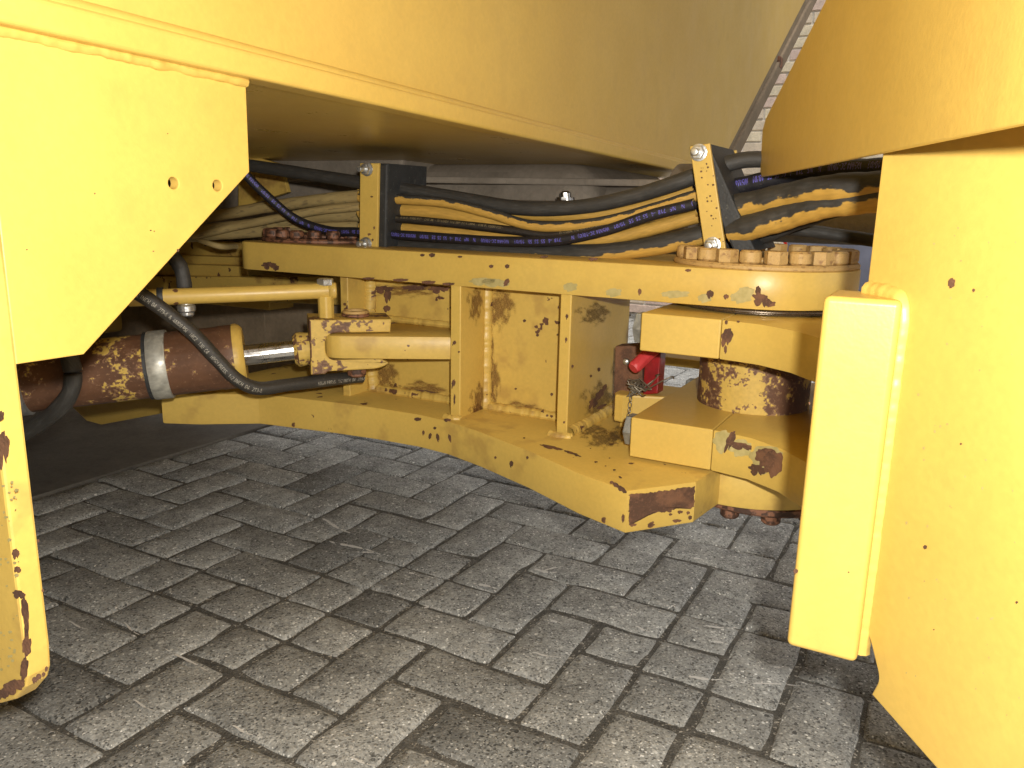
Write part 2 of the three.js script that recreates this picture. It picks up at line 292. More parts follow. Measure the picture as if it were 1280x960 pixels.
// grainy stains: alpha from noise with its own ragged outline
const stainAlpha = [910, 930].map(k => texture(256, 0, (u, v) => {
  const x = u * 2 - 1, y = v * 2 - 1, r = Math.hypot(x, y), n = fbm(u, v, 7, 4, k), f = fbm(u, v, 70, 2, k + 6);
  const a = smooth(0.38, 0.72, n * 0.75 + 0.45 * (1 - r) + 0.16 * (f - 0.5)) * smooth(0.98, 0.75, r) * (0.34 + 0.36 * f); return [a, a, a];
}, false));
M.stain = stainAlpha.map((alphaMap, i) => new THREE.MeshStandardMaterial({ color: i ? 0x6b4322 : 0x5f4a2c, alphaMap, transparent: true, roughness: 0.85, depthWrite: false }));
function stains(parent, plane, list, normal, which = 1, lift = 0.0004) {
  list.forEach(([cx, cy, rx, ry]) => {
    const c = [[-1, -1], [1, -1], [1, 1], [-1, 1]].map(([a, b]) => plane(cx + a * rx, cy + b * ry).addScaledVector(normal, lift + rnd() * 0.0002));
    const g = new THREE.BufferGeometry(), q = [0, 1, 2, 0, 2, 3], f = c[1].clone().sub(c[0]).cross(c[2].clone().sub(c[0])).dot(normal) > 0; if (!f) q.reverse();
    const uvs = [[0, 0], [1, 0], [1, 1], [0, 1]];
    g.setAttribute('position', new THREE.Float32BufferAttribute(q.flatMap(i => [c[i].x, c[i].y, c[i].z]), 3));
    g.setAttribute('uv', new THREE.Float32BufferAttribute(q.flatMap(i => uvs[i]), 2)); g.computeVertexNormals();
    part('rust_stain', g, M.stain[which], parent, { uv: false });
  });
}

// ---------------------------------------------------------------- setting: paving, concrete floor, brick wall
const UNIT = 0.106, GX = -0.7818, GZ = -0.9808, EDGE = -1.842;
{
  const paving = structure(new THREE.Group(), 'paving');
  const grain = (k, base, pale) => {
    const n = 1024, a = new Float32Array(n * n * 2), dots = [];
    const put = (x, y, r, val, h) => { const R = Math.ceil(r); const sq = rr(0.5, 1), th = rnd() * 3.14, ct = Math.cos(th), st = Math.sin(th);
      for (let j = -R; j <= R; j++) for (let i = -R; i <= R; i++) { const ex = i * ct + j * st, ey = (-i * st + j * ct) / sq; if (ex * ex + ey * ey < r * r) { const q = ((((y + j) % n + n) % n) * n + ((x + i) % n + n) % n) * 2; a[q] = val; a[q + 1] = h; } } };
    for (let i = 0; i < 14000; i++) { const t = rnd(); put(rnd() * n | 0, rnd() * n | 0, rr(1.2, 5.4) * (rnd() < 0.07 ? 1.8 : 1), t < 0.42 ? rr(-0.24, -0.08) : t < 0.93 ? rr(0.02, 0.15) : rr(0.18, 0.38), t < 0.42 ? -rr(0.3, 0.9) : rr(0, 0.35)); }
    const colour = texture(n, 0.42, (u, v, i, j) => { const q = (j * n + i) * 2, f = fbm(u, v, 200, 2, k), b = fbm(u, v, 5, 4, k + 4), m = fbm(u, v, 24, 3, k + 9), w = a[q];
      const g = base * (1 + (f - 0.5) * 0.30 + (b - 0.5) * 0.34 + (m - 0.5) * 0.22) + w; const warm = w > 0 ? w * 0.16 * (hsh(i >> 3, j >> 3, k) - 0.3) : 0;
      const p = smooth(0.66, 0.76, fbm(u, v, 11, 5, k + 30)) * pale; return mix3([g * 0.995 + warm, g * 0.998 + warm * 0.4, g * 0.98], [0.62, 0.61, 0.58], p); });
    const bump = texture(n, 0.42, (u, v, i, j) => { const h = 0.55 + 0.35 * a[(j * n + i) * 2 + 1] + 0.4 * (fbm(u, v, 90, 3, k + 15) - 0.5); return [h, h, h]; }, false);
    return new THREE.MeshStandardMaterial({ map: colour, bumpMap: bump, bumpScale: 0.0026, roughness: 0.84 });
  };
  const mats = [grain(1000, 0.645, 0.10), grain(1050, 0.625, 0.26), grain(1100, 0.605, 0.08), grain(1150, 0.52, 0.05)];
  const J = 0.0062, TH = 0.05;
  // block with worn, chamfered rim: a few outlines, each with uv of its own
  function blockGeo(L, W, k) {
    const hw = W / 2 - J / 2, hl = L / 2 - J / 2, ring = [], cr = 0.0042, nl = L > W ? 4 : 2, nw = 2;
    const side = (x0, z0, x1, z1, n) => { for (let i = 0; i <= n; i++) ring.push([x0 + (x1 - x0) * i / n, z0 + (z1 - z0) * i / n]); };
    side(hl, -hw + cr, hl, hw - cr, nw); side(hl - cr, hw, -hl + cr, hw, nl); side(-hl, hw - cr, -hl, -hw + cr, nw); side(-hl + cr, -hw, hl - cr, -hw, nl);
    const lay = [[-TH, 0], [-0.0055, 0], [-0.0015, 0.0026], [0, 0.008]], pos = [], idx = [], n = ring.length;
    for (const [y, ins] of lay) ring.forEach(([x, z], i) => { const w = y > -0.02 ? 0.0022 * (hsh(i, k, 3) - 0.4) + 0.0012 * (hsh(i, k, Math.round(-y * 1e4)) - 0.5) : 0, m = Math.hypot(x / hl, z / hw), e = ins + w; pos.push(x - Math.sign(x) * e * Math.min(1, Math.abs(x) / (hl * 0.9)) ** 6, y - (y > -0.01 && y < 0 ? 0.0016 * hsh(i, k, 9) : 0), z - Math.sign(z) * e * Math.min(1, Math.abs(z) / (hw * 0.9)) ** 6); });
    const q = (a, b, c, d) => idx.push(a, c, b, b, c, d);
    for (let l = 1; l < lay.length; l++) for (let i = 0; i < n; i++) { const i2 = (i + 1) % n; q((l - 1) * n + i, (l - 1) * n + i2, l * n + i, l * n + i2); }
    pos.push(0, 0, 0); const c = pos.length / 3 - 1; for (let i = 0; i < n; i++) idx.push((lay.length - 1) * n + i, c, (lay.length - 1) * n + (i + 1) % n);
    let g = new THREE.BufferGeometry(); g.setAttribute('position', new THREE.Float32BufferAttribute(pos, 3)); g.setIndex(idx);
    g = boxUV(g, k * 0.137 + 0.05); g = toCreasedNormals(g, 0.9); return g;
  }
  const geoFull = [...Array(10)].map((_, k) => blockGeo(2 * UNIT, UNIT, k + 1)), geoHalf = [...Array(4)].map((_, k) => blockGeo(UNIT, UNIT, k + 21));
  // half blocks seen in the photograph
  const halves = [[272, 757], [345, 772], [275, 690], [390, 745], [455, 764], [232, 735], [330, 815], [560, 735], [600, 745], [818, 800], [905, 760], [790, 862], [905, 815], [480, 700]];
  const cells = [];
  for (let i = -46; i < 40; i++) for (let j = -16; j < 40; j++) {
    const s = ((i + j) % 4 + 4) % 4; if (s !== 0 && s !== 2) continue;
    const lie = s === 0, w = lie ? 2 : 1, d = lie ? 1 : 2, x = GX + (i + w / 2) * UNIT, z = GZ - (j + d / 2) * UNIT;
    if (lie && Math.abs(x - EDGE) < UNIT * 0.3 && z < 0.6 && z > -4.9) { cells.push({ x: x + UNIT / 2, z, lie, half: true }); continue; }
    if (x < EDGE + UNIT * 0.4 || x > 2.6 || z > 0.6 || z < -4.9) continue;
    cells.push({ x, z, lie });
  }
  const list = [];
  for (const c of cells) {
    if (c.half) { list.push({ ...c }); continue; }
    const hit = halves.some(([px, py]) => { const p = onY(px, py, 0); return Math.abs(p.x - c.x) < (c.lie ? UNIT : UNIT / 2) && Math.abs(p.z - c.z) < (c.lie ? UNIT / 2 : UNIT); });
    if (hit) for (const s of [-0.5, 0.5]) list.push({ x: c.x + (c.lie ? s * UNIT : 0), z: c.z + (c.lie ? 0 : s * UNIT), lie: c.lie, half: true }); else list.push({ ...c });
  }
  for (const c of list) { const [px, py, d] = pixelOf(V(c.x, 0, c.z)); c.seen = d > 0.2 && px > -120 && px < 1400 && py > 250 && py < 1120; c.size = d > 0.2 ? 1 / d : 0; }
  list.sort((a, b) => (b.seen - a.seen) || (b.size - a.size));
  const rest = [[], [], [], []];
  list.forEach((c, n) => {
    const gs = c.half ? geoHalf : geoFull, geo = gs[Math.floor(rnd() * gs.length)], t = rnd(), mi = t < 0.45 ? 0 : t < 0.75 ? 1 : t < 0.93 ? 2 : 3, mat = mats[mi];
    const m = new THREE.Mesh(geo, mat); m.name = numbered('paver'); m.castShadow = m.receiveShadow = true;
    m.position.set(c.x + rr(-0.0011, 0.0011), rr(-0.0016, 0.0016), c.z + rr(-0.0011, 0.0011));
    m.rotation.set(rr(-0.012, 0.012), (c.lie ? 0 : Math.PI / 2) + (rnd() < 0.5 ? Math.PI : 0) + rr(-0.009, 0.009), rr(-0.01, 0.01));
    if (n < 300) paving.add(m); else { m.updateMatrix(); rest[mi].push(geo.clone().applyMatrix4(m.matrix)); }
  });
  rest.forEach((r, i) => { if (!r.length) return; const m = new THREE.Mesh(mergeGeometries(r), mats[i]); m.name = numbered('outer_pavers'); m.userData.kind = 'stuff'; m.castShadow = m.receiveShadow = true; paving.add(m); });
  // joint sand, fine and dark, a little below the blocks' faces
  const sandGeo = new THREE.PlaneGeometry(9, 9, 220, 220); sandGeo.rotateX(-Math.PI / 2);
  { const p = sandGeo.attributes.position; for (let i = 0; i < p.count; i++) p.setY(i, -0.0048 + 0.0042 * (fbm(p.getX(i) / 9 + 0.5, p.getZ(i) / 9 + 0.5, 90, 3, 1300) - 0.5) * 2); sandGeo.computeVertexNormals(); }
  sandGeo.translate(2.6, 0, -2.4); { const p = sandGeo.attributes.position; for (let i = 0; i < p.count; i++) if (p.getX(i) < EDGE + 0.02) p.setX(i, EDGE + 0.02); }
  const sand = new THREE.Mesh(boxUV(sandGeo), new THREE.MeshStandardMaterial({ map: texture(512, 0.16, (u, v) => { const a = fbm(u, v, 110, 2, 1320), b = fbm(u, v, 9, 4, 1330); const p = fbm(u, v, 44, 2, 1340), g = 0.36 + 0.2 * (a - 0.5) + 0.16 * (b - 0.5) + 0.3 * smooth(0.68, 0.8, p); return [g * 1.02, g * 0.995, g * 0.94]; }), roughness: 0.95, bumpMap: roughBump, bumpScale: 0.002 }));
  sand.name = 'joint_sand'; sand.receiveShadow = true; paving.add(sand);
  // pale scrape marks on the blocks
  const mk = [];
  for (const [x0, y0, x1, y1, w] of [[195, 806, 262, 840, 2.2], [150, 775, 175, 795, 2], [80, 775, 112, 788, 1.6], [160, 872, 195, 890, 2], [285, 905, 318, 920, 2.4], [430, 945, 470, 958, 2], [395, 645, 440, 668, 2.4], [400, 675, 470, 690, 2.2], [585, 728, 622, 736, 2.4], [662, 712, 698, 716, 2.2], [668, 716, 705, 708, 1.4], [680, 775, 702, 779, 1.6], [658, 815, 700, 822, 1.5], [870, 783, 925, 785, 1.5], [880, 800, 912, 806, 2.2], [852, 846, 905, 850, 2.6], [908, 853, 1000, 857, 1.4], [440, 690, 476, 692, 1.5], [790, 782, 815, 790, 1.8], [860, 697, 880, 700, 1.3], [505, 715, 522, 719, 1.5], [525, 760, 540, 760, 1.6]]) {
    const n = 26, k = Math.floor(rnd() * 4000), dx = x1 - x0, dy = y1 - y0, l = Math.hypot(dx, dy), pos = [];
    const P = (t, s) => { const o = (fbm(t, 0.2, 4, 3, k) - 0.5) * 4, br = fbm(t, 0.9, 9, 2, k + 40), q = w * 0.62 * smooth(0.36, 0.5, br) * s * Math.sin(Math.PI * Math.min(1, t * 0.94 + 0.03)) * (0.35 + 1.3 * fbm(t, 0.6, 12, 3, k + 9)); return onY(x0 + dx * t - dy / l * (o + q), y0 + dy * t + dx / l * (o + q), 0.0034); };
    for (let i = 0; i < n; i++) { const a = P(i / n, -1), b = P((i + 1) / n, -1), c = P(i / n, 1), d = P((i + 1) / n, 1); for (const p of [a, c, b, b, c, d]) pos.push(p.x, p.y, p.z); }
    const g = new THREE.BufferGeometry(); g.setAttribute('position', new THREE.Float32BufferAttribute(pos, 3)); g.computeVertexNormals(); g.setAttribute('uv', new THREE.Float32BufferAttribute(new Float32Array(pos.length / 3 * 2), 2)); mk.push(g);
  }
  part('scrape_marks', mk, new THREE.MeshStandardMaterial({ color: 0xdedcd8, roughness: 0.9 }), paving);

  const conc = new THREE.MeshStandardMaterial({ map: texture(1024, 1.3, (u, v) => { const a = fbm(u, v, 5, 5, 1400), f = fbm(u, v, 190, 2, 1410), s = fbm(u * 1, v, 34, 4, 1420); const g = 0.40 + 0.11 * (a - 0.5) + 0.06 * (f - 0.5) + 0.07 * (s - 0.5); return [g * 1.03, g * 0.985, g * 0.91]; }), roughness: 0.8, bumpMap: roughBump, bumpScale: 0.0004 });
  const slab = new THREE.Mesh(boxUV(box(-14, EDGE, -0.2, 0.004, -4.99, 5, 0.004)), conc); slab.receiveShadow = true; structure(slab, 'concrete_floor');
  const g0 = new THREE.Mesh(boxUV(new THREE.BoxGeometry(120, 0.1, 120)), new THREE.MeshStandardMaterial({ map: texture(256, 0.8, (u, v) => { const g = 0.40 + 0.2 * (fbm(u, v, 60, 3, 1450) - 0.5); return [g, g * 0.98, g * 0.94]; }), roughness: 0.95 }));
  g0.position.y = -0.12; g0.receiveShadow = true; structure(g0, 'ground');
}
{
  const Z = -5.0, wall = thing('brick_wall', 'pale yellow and pink brick wall with light mortar behind the machine', 'wall', [0, 0, Z]);
  part('mortar_core', box(-12, 10, -0.1, 4.2, Z - 0.25, Z - 0.004, 0.001), new THREE.MeshStandardMaterial({ map: texture(256, 0.3, (u, v) => { const g = 0.90 + 0.1 * (fbm(u, v, 60, 3, 1500) - 0.5); return [g, g * 0.98, g * 0.94]; }), roughness: 0.95 }), wall);
  const tones = [[0.86, 0.81, 0.70], [0.87, 0.78, 0.72], [0.85, 0.79, 0.70], [0.89, 0.84, 0.73], [0.85, 0.76, 0.71]].map((c, i) => new THREE.MeshStandardMaterial({ map: texture(256, 0.25, (u, v) => { const f = fbm(u, v, 40, 4, 1520 + i * 9), b = fbm(u, v, 5, 3, 1525 + i * 9); return c.map(q => q * (0.92 + 0.18 * (f - 0.5) + 0.16 * b)); }), roughness: 0.9, bumpMap: roughBump, bumpScale: 0.001 }));
  const geo = [1, 2, 3].map(k => boxUV(box(-0.104, 0.104, -0.0255, 0.0255, -0.05, 0.004, 0.0025), k * 0.31)), C = 0.0625, L = 0.22, rows = [];
  for (let r = 0; r < 64; r++) for (let i = -50; i < 44; i++) { const x = (i + (r % 2) * 0.5) * L, y = 0.035 + r * C; const [px, py] = pixelOf(V(x, y, Z)); rows.push({ x, y, s: Math.hypot(px - 975, py - 90) }); }
  rows.sort((a, b) => a.s - b.s); const rest = tones.map(() => []);
  rows.forEach((b, n) => {
    const t = Math.floor(rnd() * 5), g = geo[Math.floor(rnd() * 3)];
    if (n < 300) { const m = new THREE.Mesh(g, tones[t]); m.name = numbered('brick'); m.position.set(b.x, b.y, rr(-0.001, 0.002)); m.castShadow = m.receiveShadow = true; wall.add(m); } else rest[t].push(g.clone().translate(b.x, b.y, 0));
  });
  rest.forEach((r, i) => { const m = new THREE.Mesh(mergeGeometries(r), tones[i]); m.name = numbered('outer_bricks'); m.userData.kind = 'stuff'; m.castShadow = m.receiveShadow = true; wall.add(m); });
}

// ---------------------------------------------------------------- pivot frame: upper and lower plate, web, ribs, tongue, bolt rings
const PX = -0.23, PZ = -1.12;                                   // pivot
{
  const t = thing('pivot_frame', 'yellow pivot frame of two thick ribbed plates with bolt rings under the hoses', 'machine frame', [PX, 0, PZ]);
  const yU0 = 0.581, yU1 = 0.628;
  const up = [...roundCorner([-1.09, -1.24], [-1.092, -1.0], [-0.9, -1.0], 0.035), [PX, -1.0], ...arcPts(PX, PZ, 0.12, Math.PI / 2, -Math.PI / 2, 40).map(([x, z]) => [x, z]), [PX, -1.24], [-1.092, -1.24]];
  const U = part('upper_plate', plateXZ(up.filter((p, i) => !i || Math.hypot(p[0] - up[i - 1][0], p[1] - up[i - 1][1]) > 1e-5), yU0, yU1, 0.0025), M.paint, t, { crease: 0.5 });
  const fz = (x, y) => onZ(x, y, -1.0), N = V(0, 0, 1);
  patches('bare_patch', U, M.primer, fz, [[620, 354, 16, 5, 0.1, 0.4], [604, 352, 14, 4.5], [712, 359, 9, 6], [766, 366, 10, 6], [842, 368, 18, 5], [880, 373, 9, 6], [925, 372, 14, 8], [933, 365, 9, 6]], N);
  patches('rust_chip', U, M.rust, fz, [[337, 332, 7, 4, 0, 0.8], [345, 335, 4, 4], [953, 376, 10, 7, 0.5, 0.8], [948, 365, 3, 7], [962, 380, 7, 4], [633, 353, 3, 6, 0.5], [614, 333, 3, 2.4], [634, 333, 3, 3], [888, 368, 4, 5], [908, 371, 3, 3], [528, 319, 3, 2], [540, 319, 4, 3], [575, 321, 3, 1.5], [742, 324, 5, 2], [680, 321, 5, 1.5], [860, 338, 4, 2], [800, 365, 2, 4], [500, 350, 10, 2], [535, 353, 9, 2.5], [560, 355, 8, 2], [460, 348, 8, 1.6]], N, 0.0008);
  const yL0 = 0.329, yL1 = 0.382;
  const low = [[-1.135, -0.866], [-1.08, -0.892], [-1.0, -0.95], [-0.86, -0.974], [-0.78, -0.983], [-0.70, -0.986], [-0.64, -0.978], [-0.568, -0.954], [-0.468, -0.912], [-0.374, -0.864], [-0.303, -0.838], [-0.244, -0.912], [-0.234, -0.988], ...arcPts(PX, PZ, 0.132, Math.PI / 2, -Math.PI / 2, 30), [-1.135, -1.25]];
  const Lw = part('lower_plate', plateXZ(low, yL0, yL1, 0.003), M.paintWorn, t, { crease: 0.5 });
  // worn face at the plate's nose
  const a = V(-0.303, 0, -0.838), b = V(-0.244, 0, -0.912), nn = V(-(b.z - a.z), 0, b.x - a.x).normalize(); if (nn.z < 0) nn.negate();
  const face = (x, y) => onPlane(x, y, a, nn);
  patches('bare_nose', Lw, M.rust, face, [[[786, 618], [830, 613], [868, 608], [868, 634], [858, 637], [846, 634], [836, 640], [822, 640], [812, 644], [800, 650], [786, 656]]], nn);
  patches('rust_chip', Lw, M.rust, face, [[791, 656, 4, 2], [846, 651, 5, 2], [862, 647, 2.5, 3], [814, 656, 4, 1.6], [850, 640, 3, 2], [838, 643, 2, 1.5], [860, 641, 2, 2]], nn);
  const b2 = [[-0.374, -0.864], [-0.303, -0.838]], e = V(b2[0][0], 0, b2[0][1]), n2 = V(-(b2[1][1] - b2[0][1]), 0, b2[1][0] - b2[0][0]).normalize(); if (n2.z < 0) n2.negate();
  patches('rust_chip', Lw, M.rust, (x, y) => onPlane(x, y, e, n2), [[770, 606, 5, 3, 0.6], [778, 612, 6, 3, 0.7], [779, 648, 2, 6], [765, 603, 2, 2]], n2);
  const e3 = V(-0.568, 0, -0.954), n3 = V(0.042, 0, 0.1).normalize(), pl3 = (x, y) => onPlane(x, y, e3, n3), n3b = V(-(-0.912 + 0.954), 0, 0.1).normalize(); const pl3b = (x, y) => onPlane(x, y, e3, n3b);
  patches('rust_chip', Lw, M.rust, pl3b, [[640, 580, 2.2, 4], [660, 572, 1.4, 2], [620, 572, 1.3, 1.8]], n3b, 0.001);
  const e4 = V(-0.70, 0, -0.986), n4 = V(-0.008, 0, 0.06).normalize(), pl4 = (x, y) => onPlane(x, y, e4, n4);
  patches('rust_chip', Lw, M.rust, pl4, [[522, 524, 5, 2.5], [538, 545, 2, 4.5, 0.2], [548, 547, 1.8, 5, -0.2], [563, 548, 2, 6, -0.3], [530, 541, 1.4, 3], [544, 535, 2, 2], [506, 537, 2.4, 1.8], [560, 525, 4, 2]], n4, 0.0012);
  const topL = (x, y) => onY(x, y, yL1);
  patches('rust_chip', Lw, M.rust, topL, [[690, 560, 12, 2, 0.22, 0.6], [712, 566, 9, 1.7, 0.3, 0.6], [655, 548, 1.6, 0.9], [745, 578, 2, 1], [768, 588, 1.6, 1], [700, 545, 8, 2, 0.1, 0.8], [762, 573, 1, 0.6], [775, 597, 2.4, 1.2, 0.5], [738, 561, 1, 0.6], [757, 583, 1, 0.6], [790, 580, 1.2, 0.7], [722, 570, 4, 1, 0.3, 0.8]], V(0, 1, 0));
  stains(Lw, topL, [[752, 550, 30, 15], [770, 545, 20, 15], [738, 538, 22, 10]], V(0, 1, 0), 0);
  // web and ribs
  const W = part('web', box(-0.90, -0.462, yL1 - 0.002, yU0 + 0.002, -1.10, -1.076, 0.001), M.paintWorn, t);
  const fw = (x, y) => onZ(x, y, -1.076);
  stains(W, fw, [[622, 385, 26, 34], [612, 480, 16, 46], [640, 516, 50, 18], [680, 524, 40, 12], [520, 490, 46, 18], [480, 470, 22, 26], [510, 362, 60, 12], [610, 440, 9, 60]], N, 1);
  patches('rust_chip', W, M.rust, fw, [[656, 401, 1.8, 1.8], [672, 419, 2, 2], [690, 493, 1.6, 2], [645, 486, 1.4, 1.2], [480, 362, 10, 4, 0, 0.9], [515, 360, 16, 4, 0, 0.8], [550, 362, 10, 4, 0, 0.9], [485, 370, 4, 8], [484, 386, 4, 4], [500, 404, 16, 1.4, 0.05], [545, 407, 14, 1.4, 0.05], [520, 405, 8, 1.6], [640, 512, 10, 1.5, 0.1], [660, 515, 14, 1.5, 0.1], [690, 519, 9, 1.5], [530, 490, 12, 2, 0.1, 0.8], [555, 497, 8, 2, 0.1]], N, 0.0008);
  for (const [x0, x1, zb, mat] of [[-0.652, -0.634, -1.0765, M.paint], [-0.474, -0.457, -1.23, M.paint], [-0.878, -0.862, -1.0765, M.paintWorn]]) {
    const zf = x0 < -0.8 ? -1.02 : x0 < -0.6 ? -1.001 : -1.003;
    const R = part('rib', box(x0, x1, yL1 - 0.001, yU0 + 0.001, zb, zf, 0.002), mat, t, { off: x0 });
    if (x0 > -0.6) { const fx = (x, y) => onX(x, y, x1); stains(R, fx, [[745, 500, 24, 30], [775, 470, 14, 40], [740, 392, 26, 18]], V(1, 0, 0), 0); patches('rust_chip', R, M.rust, fx, [[748, 495, 3, 9, 0.6, 0.8], [741, 505, 4, 6, 0.5, 0.8], [755, 485, 2, 5, 0.5], [748, 462, 2, 3], [738, 470, 1.6, 2], [752, 508, 6, 2, -0.4]], V(1, 0, 0)); }
    const fr = (x, y) => onZ(x, y, zf);
    if (x0 < -0.6 && x0 > -0.8) { patches('rust_chip', R, M.rust, fr, [[568, 429, 1.6, 3, 0.5, 0.9], [574, 440, 1.2, 1.2, 0, 0.9], [567, 480, 1.8, 5, 0.2, 0.9], [568, 500, 1.2, 8, 0, 0.9]], N); const fx = (x, y) => onX(x, y, x1); stains(R, fx, [[593, 380, 12, 30], [597, 500, 12, 28], [595, 515, 12, 14]], V(1, 0, 0), 1); }
    if (x0 > -0.6) patches('rust_chip', R, M.rust, fr, [[709, 396, 1.4, 3, 0, 0.9], [708, 425, 1.2, 3, 0, 0.9], [716, 458, 1.2, 2, 0, 0.9], [705, 528, 1.4, 2, 0, 0.9]], N);
  }
  { const a = onZ(812, 444, -1.34), b = onZ(892, 464, -1.34); part('cross_bar', box(a.x, b.x, b.y, a.y, -1.38, -1.34, 0.003), M.paintWorn, t); }
  // weld beads along the joints
  const bead = (pts, r, mat, name = 'weld_bead') => {
    const c = new THREE.CatmullRomCurve3(pts), L = c.getLength(), n = Math.max(8, Math.round(L / 0.0025)), g = new THREE.TubeGeometry(c, n, r, 8, false), p = g.attributes.position;
    for (let i = 0; i <= n; i++) { const o = c.getPointAt(i / n), s = 1 + 0.03 * Math.sin(i * 1.9) + 0.35 * (fbm(i / n, 0.5, 24, 3, 1700) - 0.5); for (let j = 0; j <= 8; j++) { const k = i * 9 + j; p.setXYZ(k, o.x + (p.getX(k) - o.x) * s, o.y + (p.getY(k) - o.y) * s, o.z + (p.getZ(k) - o.z) * s); } }
    g.computeVertexNormals(); return part(name, g, mat, t);
  };
  const zw = -1.074;
  for (const [p, r, m] of [[[V(-0.631, yU0 - 0.003, zw), V(-0.631, 0.48, zw), V(-0.631, yL1 + 0.004, zw)], 0.0085, M.paintWorn], [[V(-0.632, yL1 + 0.003, zw), V(-0.55, yL1 + 0.003, zw), V(-0.476, yL1 + 0.003, zw)], 0.009, M.paintDirty], [[V(-0.86, yL1 + 0.003, zw), V(-0.75, yL1 + 0.003, zw), V(-0.654, yL1 + 0.003, zw)], 0.009, M.paintDirty], [[V(-0.859, yU0 - 0.004, zw), V(-0.859, 0.54, zw), V(-0.859, 0.518, zw + 0.004)], 0.011, M.paintDirty], [[V(-0.859, 0.46, zw), V(-0.859, 0.42, zw), V(-0.855, yL1 + 0.004, zw)], 0.011, M.paintDirty], [[V(-0.85, 0.509, zw), V(-0.75, 0.509, zw), V(-0.654, 0.509, zw)], 0.006, M.paintWorn], [[V(-0.456, yL1 + 0.003, -1.005), V(-0.455, yL1 + 0.003, -1.1), V(-0.455, yL1 + 0.003, -1.22)], 0.0095, M.paintDirty], [[V(-0.48, yL1 + 0.0005, -0.997), V(-0.466, yL1 + 0.0005, -0.993), V(-0.447, yL1 + 0.0005, -0.998)], 0.006, M.paintDirty], [[V(-0.657, yL1, -0.995), V(-0.643, yL1, -0.991), V(-0.63, yL1, -0.997)], 0.006, M.paintWorn]]) bead(p, r, m);
  // tongue for the steering cylinder
  const tip = onY(402, 434, 0.487), rt = V(-0.653, 0, -1.003), dir = V(tip.x - rt.x, 0, tip.z - rt.z).normalize(), sd = V(dir.z, 0, -dir.x); if (sd.z > 0) sd.negate();
  const at = (s, w) => [rt.x + dir.x * s + sd.x * w, rt.z + dir.z * s + sd.z * w], Lt = Math.hypot(tip.x - rt.x, tip.z - rt.z);
  const tongue = [at(-0.0, 0), at(Lt - 0.03, 0), ...[...Array(9)].map((_, i) => { const a = Math.PI / 2 - Math.PI * (i + 0.5) / 9; return at(Lt - 0.03 + 0.032 * Math.cos(a), 0.032 - 0.032 * Math.sin(a)); }), at(Lt - 0.03, 0.064), [-0.80, -1.078], [-0.653, -1.078]];
  part('tongue', plateXZ(tongue, 0.4695, 0.5045, 0.003), M.paintWorn, t, { crease: 0.5 });
  // bolt rings
  const ring = (cx, cz, R, y, n, rb, h, mat, flangeMat, fr, name) => {
    const f = part('bolt_flange', cyl(fr, y - 0.001, y + 0.007, cx, cz, 64), flangeMat, t);
    for (let i = 0; i < n; i++) { const a = (i + 0.35) / n * Math.PI * 2, x = cx + R * Math.cos(a), z = cz + R * Math.sin(a); part(name, i % 2 || rb < 0.012 ? cyl(rb, y + 0.007, y + 0.007 + h, x, z, 18) : aim(hexBolt(rb * 1.06, h), V(0, 1, 0)).rotateY(0).translate(x, y + 0.007, z), mat, t, { off: i * 0.013 }); }
    part('cover_disc', cyl(R - rb - 0.006, y + 0.007, y + 0.013, cx, cz, 48), flangeMat, t); return f;
  };
  ring(PX, PZ, 0.1035, yU1, 22, 0.0132, 0.0165, M.boltDirty, M.boltDirty, 0.119, 'ring_bolt');
  ring(-1.0, -1.13, 0.098, yU1, 20, 0.0118, 0.014, M.boltRust, M.boltRust, 0.112, 'ring_bolt');
  // cover with hanging bolts below the lower plate
  part('lower_cover', cyl(0.118, 0.317, 0.3295, PX + 0.02, PZ, 48), M.boltRust, t);
  for (let i = 0; i < 12; i++) { const a = (i + 0.3) / 12 * Math.PI * 2; part('hanging_bolt', cyl(0.0125, 0.304, 0.3175, PX + 0.02 + 0.1 * Math.cos(a), PZ + 0.1 * Math.sin(a), 16), M.boltRust, t, { off: i * 0.02 }); }
}
